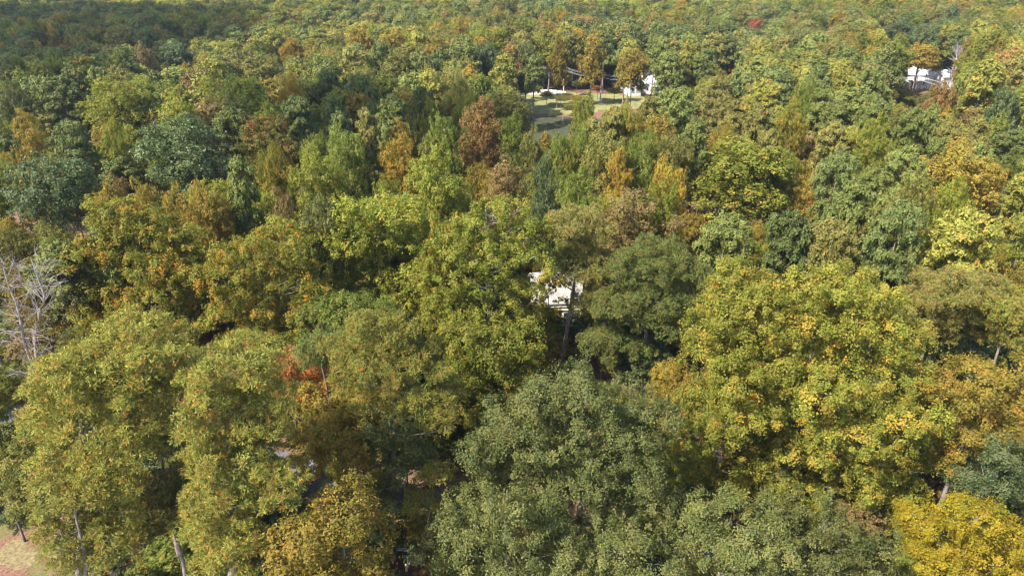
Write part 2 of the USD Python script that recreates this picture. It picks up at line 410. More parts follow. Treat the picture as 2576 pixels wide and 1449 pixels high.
def trunk_mesh(base, top, r0, lobes, rng, limbs=12, lean=.25, sides=7):
    base, top = np.asarray(base, float), np.asarray(top, float)
    n = 9
    s = np.linspace(0, 1, n)[:, None]
    w = rng.normal(0, lean, (n, 3)) * [1, 1, 0]
    w[0] = 0
    path = base + (top - base) * s + np.cumsum(w, 0) * .35
    rad = r0 * (1 - .82 * s[:, 0]); rad[0] *= 1.3
    ms = [tube(path, rad, sides)]
    C = lobes[0]
    pick = rng.permutation(len(C))[:limbs]
    for k in pick:
        c = C[k]
        hz = np.linalg.norm(c[:2] - path[-1][:2])
        z = np.clip(c[2] - hz * .55, path[0][2] + .3 * (path[-1][2] - path[0][2]), path[-1][2])
        a = np.array([np.interp(z, path[:, 2], path[:, i]) for i in range(3)])
        rr = np.interp(z, path[:, 2], rad) * .55
        mid = (a + c) / 2 + rng.normal(0, .25, 3) + [0, 0, -.2]
        ms.append(tube([a, mid, c, c + unit(c - mid) * .5], [rr, rr * .6, rr * .3, .012], 4))
    return join(ms)


# ------------------------------------------------------------------ class trees for the repeats
def class_tree(name, style, seed, masses, leaf_len, lobe, clump, per, cover, r0, limbs=8, gap=.3):
    rng = np.random.default_rng(seed)
    path = '/World/' + name
    stage.CreateClassPrim(path)
    c = stage.GetPrimAtPath(path)
    c.SetTypeName('Xform')
    cm, lob = crown(masses, style, rng, leaf_len, lobe, clump, per, cover, gap)
    foliage(path + '/crown', cm)
    top = [0, 0, max(m[0][2] for m in masses)]
    usdkit.mesh(stage, path + '/trunk', trunk_mesh([0, 0, -.3], top, r0, lob, rng, limbs), BARK if style == 'broad' else BARKP, True)
    return path


def pine_masses(rng, h=20.0, w=8.0, depth=9.0, kind=0):
    ms = []
    if kind == 2:                                        # layered tiers
        for k, z in enumerate(np.linspace(h - depth * 1.2, h - 1.2, 7)):
            s = (1 - (k / 6.5) ** 2) ** .5 * w * .36
            for j in range(4):
                a = j * 1.57 + k * .7 + rng.uniform(-.3, .3)
                ms.append((np.array([math.cos(a) * s, math.sin(a) * s, z]), np.array([w * .2, w * .2, .65])))
        ms.append((np.array([0, 0, h - .8]), np.array([.9, .9, .8])))
        return ms
    n = 30
    for k in range(n):
        f = (k + .5) / n
        z = h - depth * f ** 1.15 * .95 - .8
        s = w * .4 * math.sqrt(min(1, f * 2.3)) * (1 - .45 * max(0, f - .5)) * rng.uniform(.7, 1.05)
        a = k * 2.4 + rng.uniform(-.4, .4)
        q = rng.uniform(.78, 1.3) * w / 8
        ms.append((np.array([math.cos(a) * s, math.sin(a) * s, z + rng.uniform(-.45, .45)]), np.array([q, q, q * .72])))
    ms.append((np.array([0, 0, h - 1.0]), np.array([1.1, 1.1, .9]) * w / 8))
    for z in (.25, .5):
        ms.append((np.array([0, 0, h - depth * z - .6]), np.array([1.3, 1.3, 1.2]) * w / 8))
    return ms


def broad_masses(rng, h=19.0, w=9.0, depth=12.0, kind=0):
    ms, n = [], (13, 12, 16)[kind]
    tall = (1.0, 1.45, .8)[kind]
    d = fib(n, rng)
    cz = h - depth * .42 * tall
    for x in d:
        if x[2] < -.75:
            continue
        rad = w * rng.uniform(.2, .29)
        p = x * np.array([w * .33, w * .33, depth * .36 * tall]) * rng.uniform(.85, 1.1)
        if kind == 1:
            p[:2] *= 1 - .35 * max(0, x[2])
        ms.append((np.array([p[0], p[1], cz + p[2]]), np.array([rad, rad, rad * .85])))
    ms.append((np.array([0, 0, cz]), np.array([w * .28, w * .28, depth * .3])))
    return ms


R_ = np.random.default_rng
MID_PINE = [class_tree(f'pine_form_{"abc"[k]}', 'pads', 10 + k, pine_masses(R_(k), kind=(0, 0, 2)[k], w=(8, 7, 8)[k]), .3, (.5, .45, .6)[k], .24, 11, 1.5, .28, gap=.28) for k in range(3)]
MID_BROAD = [class_tree(f'broadleaf_form_{"abc"[k]}', 'broad', 20 + k, broad_masses(R_(30 + k), kind=k), .25, (.95, .8, .85)[k], .5, 24, 1.3, .24, gap=.38) for k in range(3)]
FAR_PINE = [class_tree(f'far_pine_form_{"abc"[k]}', 'pads', 40 + k, pine_masses(R_(50 + k), kind=(0, 0, 2)[k]), .5, .75, .42, 8, 1.6, .3, 3, .15) for k in range(3)]
FAR_BROAD = [class_tree(f'far_broadleaf_form_{"abc"[k]}', 'broad', 60 + k, broad_masses(R_(70 + k), kind=k), .44, 1.2, .7, 22, 1.3, .25, 3, .24) for k in range(3)]
FORM_W = {'pine': 9.0, 'broad': 11.0}
FORM_H = {'pine': 20.0, 'broad': 19.0}

planted = []          # (x, y, crown radius)


def place_tree(x, y, zt, w, style, pal, label, far, rng, form=None, group=None):
    g = float(gz(x, y))
    forms = ((FAR_PINE if style == 'pine' else FAR_BROAD) if far else (MID_PINE if style == 'pine' else MID_BROAD))
    k = form if form is not None else int(rng.integers(0, 3) if style == 'broad' else rng.choice([0, 0, 1, 1, 2]))
    s = w / FORM_W[style]
    path = thing('pine_tree' if style == 'pine' else 'broadleaf_tree', label, 'pine tree' if style == 'pine' else 'tree', (x, y, g), group, rng.uniform(0, 360),
                 (s, s, (zt - g) / FORM_H[style]))
    pr = stage.GetPrimAtPath(path)
    pr.GetReferences().AddInternalReference(forms[k])
    pr.SetInstanceable(True)
    UsdShade.MaterialBindingAPI.Apply(pr).Bind(PAL[pal])
    planted.append((x, y, w / 2))


# ------------------------------------------------------------------ near trees, each one built by itself
def near_tree(y, masses, style, pal, label, base=None, seed=0, leaf_len=None, cover=None, lobe=None, r0=.28, top=None, limbs=14, bark=None, name=None, deep=.85, clump=None, per=None, gap=.36, lean=.2):
    """masses: (u, v, ru, rv[, nearer]) lobes of the crown as the photograph shows them, standing at the distance y; they become real ellipsoids there."""
    rng = np.random.default_rng(seed)
    ms = []
    for m in masses:
        u, v, ru, rv = m[:4]
        dy = m[4] if len(m) > 4 else rng.uniform(-1.2, 1.2)
        c, t = at_y(u, v, y + dy)
        k = t / FP
        if style == 'pine':
            rv = rv * 1.2
        ms.append((c, np.array([ru * k, .5 * (ru + rv) * k * deep, rv * k])))
        if len(m) < 5 and ru * k > 1.2:                      # the side turned away from the camera
            b = c + [rng.uniform(-.4, .4), (ru * k) * rng.uniform(.7, 1.1), rng.uniform(-1.0, .1)]
            ms.append((b, np.array([ru * k, ru * k, rv * k]) * .8))
    c0 = np.mean([m[0] for m in ms], 0)
    tt = float(np.mean([at_y(m[0], m[1], y)[1] for m in masses]))
    L = leaf_len or (.27 if style == 'pine' else max(.115, .0028 * tt))
    K = clump or (.22 if style == 'pine' else .45)
    n_per = per or (15 if style == 'pine' else int(.62 * 6.28 * K * K / (L * L * .4)))
    if base is None:
        bx, by = c0[0], c0[1]
    else:
        bx, by = at_z(*base, 0)[0][:2] if len(base) == 2 else base[1:]
    g = float(gz(bx, by))
    org = np.array([bx, by, g])
    ms = [(c - org, r) for c, r in ms]
    cm, lob = crown(ms, style, rng, L, lobe, K, n_per, cover or (1.7 if style == 'pine' else 1.05), gap)
    path = thing(name or ('pine_tree' if style == 'pine' else 'broadleaf_tree'), label, 'pine tree' if style == 'pine' else 'tree', org)
    foliage(path + '/crown', cm, PAL[pal])
    tp = top - org if top is not None else np.array([c0[0] - bx, c0[1] - by, max(m[0][2] for m in ms)])
    part(path, 'trunk', trunk_mesh([0, 0, -.3], tp, r0, lob, rng, limbs, lean, 9), bark or (BARKP if style == 'pine' else BARK), True)
    cc = np.array([m[0][:2] + org[:2] for m in ms])
    planted.append((*cc.mean(0), float(np.ptp(cc[:, 0]) / 2 + 1.5)))
    return path, org, len(cm[1])


near_tris = 0


def near(*a, **k):
    global near_tris
    path, org, n = near_tree(*a, **k)
    near_tris += n
    print(n, a[3], file=sys.stderr)
    return path, org


near(31.5, [(280, 900, 120, 55), (170, 945, 80, 45), (390, 915, 85, 50), (140, 1020, 70, 50), (250, 1000, 110, 55), (370, 1010, 80, 50), (200, 1075, 60, 35, -1), (270, 1130, 75, 50, -1.5), (340, 1150, 45, 35, -1), (120, 1080, 60, 45), (300, 1080, 80, 50), (230, 1190, 80, 50), (290, 1230, 60, 45), (160, 1150, 60, 40), (420, 980, 60, 45)],
     'pine', 'pine_yellow', 'large front pine at the left with orange flecked yellow green needles', base=(190, 1640), seed=1, r0=.3)
near(29.0, [(180, 1260, 80, 45), (140, 1310, 50, 40), (200, 1340, 70, 40), (250, 1400, 90, 45), (310, 1340, 50, 40), (170, 1390, 50, 35)],
     'pine', 'pine_yellow', 'low yellow green pine crown standing over the patchy grass at lower left', base=(300, 1800), seed=2, r0=.22)
near(31.0, [(590, 935, 90, 45), (520, 1000, 65, 50), (620, 1010, 100, 55), (560, 1080, 90, 45), (660, 1080, 60, 40), (510, 1140, 45, 40, -1), (660, 1200, 85, 50, -1), (600, 1260, 110, 55, -1.5), (530, 1260, 60, 50, -1.5), (560, 1340, 90, 50, -2), (620, 1370, 60, 45, -2), (705, 1240, 45, 35, -1), (560, 1170, 80, 50), (640, 1130, 70, 50), (500, 1060, 50, 50), (690, 1030, 45, 40), (570, 1410, 80, 45, -2), (500, 1330, 50, 45, -1)],
     'pine', 'pine_yellow', 'tall front pine with tan orange needles and bare lower trunk at the bottom edge', base=(590, 1660), seed=3, r0=.33)
near(33.0, [(400, 1250, 70, 45), (430, 1310, 60, 40), (360, 1290, 50, 40)],
     'pine', 'pine_olive', 'thin olive pine crown between the two big front pines at left', base=(500, 1600), seed=4, r0=.2)
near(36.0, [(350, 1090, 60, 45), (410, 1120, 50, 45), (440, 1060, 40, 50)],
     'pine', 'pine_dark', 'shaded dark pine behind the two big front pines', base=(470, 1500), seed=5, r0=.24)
near(39.0, [(955, 840, 75, 45), (890, 890, 70, 45), (1010, 890, 75, 45), (950, 930, 100, 45), (1050, 945, 60, 40), (960, 990, 90, 40), (1060, 1030, 75, 38, -1.5), (1090, 1060, 50, 30, -1.5), (1115, 1000, 45, 35)],
     'pine', 'pine_yellow', 'pale yellow green pine in the middle front whose lower trunk shows beside the white post', base=(985, 1405), seed=6, r0=.3)
near(37.0, [(1090, 1200, 45, 25, 0), (1055, 1265, 42, 25, 0), (1120, 1185, 30, 20, 0)],
     'pine', 'pine_yellow', 'small sparse yellow green pine boughs over the clay gap in the middle front', base=(1060, 1420), seed=7, r0=.1, lobe=.7)
near(44.0, [(800, 875, 50, 40), (830, 900, 45, 35), (775, 905, 30, 30)],
     'pine', 'pine_green', 'small dark green pine dome left of the pale middle front pine', base=(880, 1230), seed=8, r0=.2)
near(39.5, [(800, 1080, 95, 60), (900, 1060, 80, 55), (760, 1140, 60, 50), (870, 1140, 90, 60), (920, 1180, 60, 45), (820, 1190, 50, 40)],
     'broad', 'golive', 'olive yellow broadleaf tree between the tan pine and the pale middle front pine', base=(860, 1370), seed=9, r0=.2)
near(38.2, [(1000, 1130, 75, 50), (960, 1090, 50, 40), (1020, 1190, 60, 40), (955, 1270, 60, 45, -1), (940, 1320, 45, 30, -1), (1000, 1275, 40, 35, -1)],
     'broad', 'grey', 'dull grey green vine leaves draping the lower trunk of the middle front pine', base=(960, 1410), seed=10, r0=.12)
near(28.0, [(840, 1310, 90, 50), (760, 1360, 65, 50), (900, 1370, 70, 50), (830, 1400, 110, 50), (790, 1440, 90, 40), (930, 1440, 50, 40), (735, 1440, 40, 40)],
     'broad', 'golive', 'low golden olive tree at the bottom edge left of the bare pine trunk', seed=11, r0=.14, leaf_len=.15)
near(34.5, [(1430, 1010, 110, 55), (1330, 1070, 110, 60), (1550, 1060, 110, 65), (1440, 1120, 130, 60), (1240, 1140, 90, 50), (1300, 1190, 120, 55), (1560, 1180, 120, 70), (1440, 1220, 130, 60), (1620, 1140, 70, 60), (1640, 1270, 60, 60), (1550, 1300, 100, 60)],
     'broad', 'grey', 'broad grey green oak filling the middle of the front with dead twigs showing', seed=12, r0=.34, limbs=26)
near(29.5, [(1180, 1340, 110, 55), (1290, 1300, 80, 45), (1120, 1400, 80, 50), (1250, 1410, 110, 55), (1380, 1370, 90, 55), (1360, 1440, 110, 45), (1490, 1400, 90, 55), (1180, 1450, 100, 40)],
     'broad', 'grey', 'blue grey green oak at the bottom edge right of the white post', seed=13, r0=.26, limbs=20)
near(28.5, [(1590, 1400, 70, 50), (1560, 1440, 80, 40), (1660, 1440, 60, 40)],
     'broad', 'grey', 'small grey green tree at the bottom edge between the two front oaks', seed=33, r0=.14)
near(41.0, [(1900, 740, 90, 55), (1820, 810, 80, 60), (1930, 830, 100, 65), (1800, 900, 80, 65), (1900, 930, 110, 70), (1800, 1010, 80, 65), (1900, 1040, 110, 70), (1790, 1110, 70, 60), (1880, 1150, 110, 65), (1830, 1220, 70, 50), (1920, 1220, 80, 50), (1740, 1180, 50, 50), (1880, 1060, 90, 50, -3), (1850, 950, 80, 50, -3)],
     'broad', 'tulip', 'tulip tree with orange flecks merging into the left side of the huge tulip tree', seed=14, r0=.3, limbs=22)
near(40.5, [(2060, 740, 90, 55), (2190, 760, 100, 65), (2060, 840, 110, 70), (2230, 860, 90, 70), (2110, 940, 130, 75), (2250, 960, 90, 65), (2040, 1030, 110, 70), (2170, 1060, 120, 70), (2310, 1060, 90, 65), (2060, 1140, 110, 65), (2190, 1170, 120, 65), (2310, 1160, 90, 55), (2120, 1230, 110, 45), (2250, 1250, 90, 45), (2020, 1230, 70, 50), (2160, 1110, 110, 55, -3), (2280, 1060, 80, 50, -3), (2080, 1000, 90, 50, -3)],
     'broad', 'tulip', 'huge bright yellow green tulip tree dominating the right of the front', seed=15, r0=.36, limbs=30)
near(30.5, [(1840, 1310, 90, 50), (1780, 1360, 70, 50), (1900, 1360, 90, 55), (1810, 1420, 110, 50), (1920, 1430, 80, 45)],
     'broad', 'grey', 'grey green oak at the bottom edge below the orange flecked tulip tree', seed=16, r0=.22, limbs=18)
near(30.5, [(2010, 1330, 90, 50), (2100, 1350, 80, 50), (2000, 1400, 90, 55), (2110, 1420, 90, 55), (2180, 1390, 55, 50), (2200, 1440, 40, 40)],
     'broad', 'grey', 'grey green oak at the bottom edge left of the bright yellow maple', seed=17, r0=.24, limbs=18)
near(30.5, [(2450, 1310, 80, 45), (2390, 1370, 80, 50), (2510, 1370, 75, 60), (2440, 1430, 110, 50), (2550, 1440, 50, 50), (2350, 1440, 50, 40)],
     'broad', 'lemon', 'bright lemon yellow maple in the lower right corner', seed=18, r0=.2)
near(39.0, [(2480, 960, 80, 60), (2420, 1010, 70, 55), (2540, 1030, 70, 70), (2470, 1090, 80, 55), (2440, 1150, 70, 55)],
     'broad', 'golive', 'olive yellow tree at the right edge beside the huge tulip tree', seed=19, r0=.22)
near(36.0, [(2545, 1150, 50, 50), (2530, 1220, 60, 55), (2480, 1240, 50, 45)],
     'broad', 'dark', 'dark green tree at the right edge above the lemon yellow maple', seed=20, r0=.2)
near(52.0, [(2420, 830, 65, 45), (2370, 890, 60, 55), (2450, 890, 75, 55), (2540, 900, 60, 50), (2500, 950, 60, 40), (2340, 950, 40, 40)],
     'broad', 'dark', 'glossy dark green oak right of the huge tulip tree', base=(2430, 1060), seed=21, r0=.24, limbs=18)
near(38.0, [(75, 1160, 60, 45), (40, 1210, 55, 50), (110, 1220, 50, 45), (70, 1270, 60, 40)],
     'broad', 'olive', 'dull green small tree at the left edge above the patchy grass', seed=22, r0=.14)
near(56.0, [(1255, 535, 60, 42), (1200, 580, 75, 45), (1310, 590, 75, 50), (1240, 640, 90, 50), (1140, 640, 70, 50), (1320, 670, 70, 50), (1180, 710, 90, 50), (1280, 740, 80, 45), (1110, 720, 60, 50), (1150, 790, 80, 45), (1290, 810, 70, 40)],
     'broad', 'yellow', 'tall yellow green tulip tree in the centre with grey forked trunk showing', base=(1225, 1010), seed=23, r0=.26, bark=BARKG, limbs=24, gap=.47)
near(50.0, [(1180, 870, 90, 50), (1280, 880, 80, 45), (1230, 940, 110, 50), (1330, 960, 60, 45), (1150, 960, 60, 50), (1200, 1030, 80, 45), (1300, 1030, 60, 40)],
     'broad', 'yellow', 'yellow green tree right of the pale middle front pine', base=(1230, 1110), seed=24, r0=.2)
near(57.0, [(600, 650, 80, 45), (690, 640, 90, 50), (560, 710, 70, 50), (660, 710, 100, 50), (760, 700, 70, 50), (590, 780, 80, 45), (700, 780, 90, 45), (790, 770, 50, 45), (640, 840, 80, 40), (740, 840, 60, 40)],
     'broad', 'yorange', 'orange and yellow tree left of centre whose bare leaning stems show', base=(690, 990), seed=25, r0=.22, bark=BARKG, limbs=24, gap=.47)
near(60.0, [(290, 560, 80, 45), (370, 590, 80, 45), (450, 610, 70, 45), (250, 640, 80, 50), (350, 670, 100, 55), (460, 690, 70, 50), (280, 730, 90, 50), (390, 760, 100, 50), (250, 800, 80, 40), (340, 820, 90, 40), (440, 820, 70, 40)],
     'broad', 'yorange', 'wide yellow green tree with orange flecks behind the large front pine at left', base=(350, 960), seed=26, r0=.28, limbs=24)
near(55.0, [(1645, 650, 75, 40), (1590, 690, 70, 40), (1700, 690, 65, 40), (1640, 740, 90, 40), (1570, 780, 80, 38), (1690, 770, 65, 38), (1640, 820, 80, 35), (1535, 865, 65, 32), (1570, 890, 60, 28)],
     'pine', 'pine_green', 'big green pine right of the pale house gap with long layered boughs', base=(1620, 1010), seed=27, r0=.3, leaf_len=.3, clump=.24)
near(59.0, [(1455, 550, 50, 32), (1420, 590, 50, 35), (1490, 600, 50, 35), (1460, 645, 60, 35), (1430, 690, 45, 30), (1500, 700, 50, 35), (1510, 750, 45, 30), (1470, 770, 40, 25)],
     'pine', 'pine_olive', 'olive pine on a tall bare trunk beside the pale house gap', base=(1400, 985), seed=28, r0=.3, leaf_len=.3, clump=.24)
near(62.0, [(900, 550, 80, 45), (1000, 545, 80, 45), (830, 620, 70, 45), (930, 620, 90, 50), (1040, 610, 70, 50), (870, 690, 90, 45), (980, 690, 90, 50), (1060, 690, 50, 45), (850, 760, 60, 35), (950, 760, 80, 35), (1040, 770, 60, 35)],
     'broad', 'yellow', 'yellow green broadleaf tree left of the central tulip tree flecked with orange', base=(950, 900), seed=29, r0=.24, limbs=22)
near(66.0, [(1600, 520, 60, 40), (1560, 560, 55, 45), (1640, 570, 60, 40), (1600, 620, 60, 40), (1560, 640, 40, 40)],
     'broad', 'brown', 'thin brown leaved tree with dark stem above the big green pine', base=(1585, 800), seed=30, r0=.18, cover=.6, limbs=18)
near(47.0, [(735, 925, 50, 35), (770, 970, 40, 35), (700, 960, 40, 35)],
     'broad', 'redorange', 'small red orange tree right of the tan front pine', base=(745, 1130), seed=31, r0=.1)
near(52.0, [(880, 790, 70, 40), (800, 800, 50, 40), (960, 800, 40, 30), (700, 900, 50, 40), (620, 880, 60, 40)],
     'broad', 'green', 'low green tree behind the pale middle front pine', base=(850, 1010), seed=32, r0=.18)
near(50.0, [(2400, 735, 85, 40), (2340, 790, 75, 38), (2450, 790, 85, 40), (2390, 835, 80, 32), (2310, 830, 45, 30), (2470, 740, 60, 38)],
     'pine', 'pine_olive', 'low spreading olive pine above the glossy dark oak', seed=34, r0=.26)
near(47.0, [(2540, 790, 60, 42), (2575, 850, 60, 40), (2540, 850, 45, 32), (2590, 780, 60, 45)],
     'pine', 'pine_yellow', 'yellow green pine at the right edge beside the glossy dark oak', seed=35, r0=.24)
near(67.0, [(1388, 712, 36, 16), (1356, 782, 26, 20), (1418, 775, 16, 20), (1380, 800, 30, 14), (1350, 740, 16, 16)],
     'broad', 'yorange', 'thin orange leaved tree in front of the pale house gap', seed=36, r0=.1, cover=1.0, limbs=20, clump=.3)
print('near triangles', near_tris, file=sys.stderr)

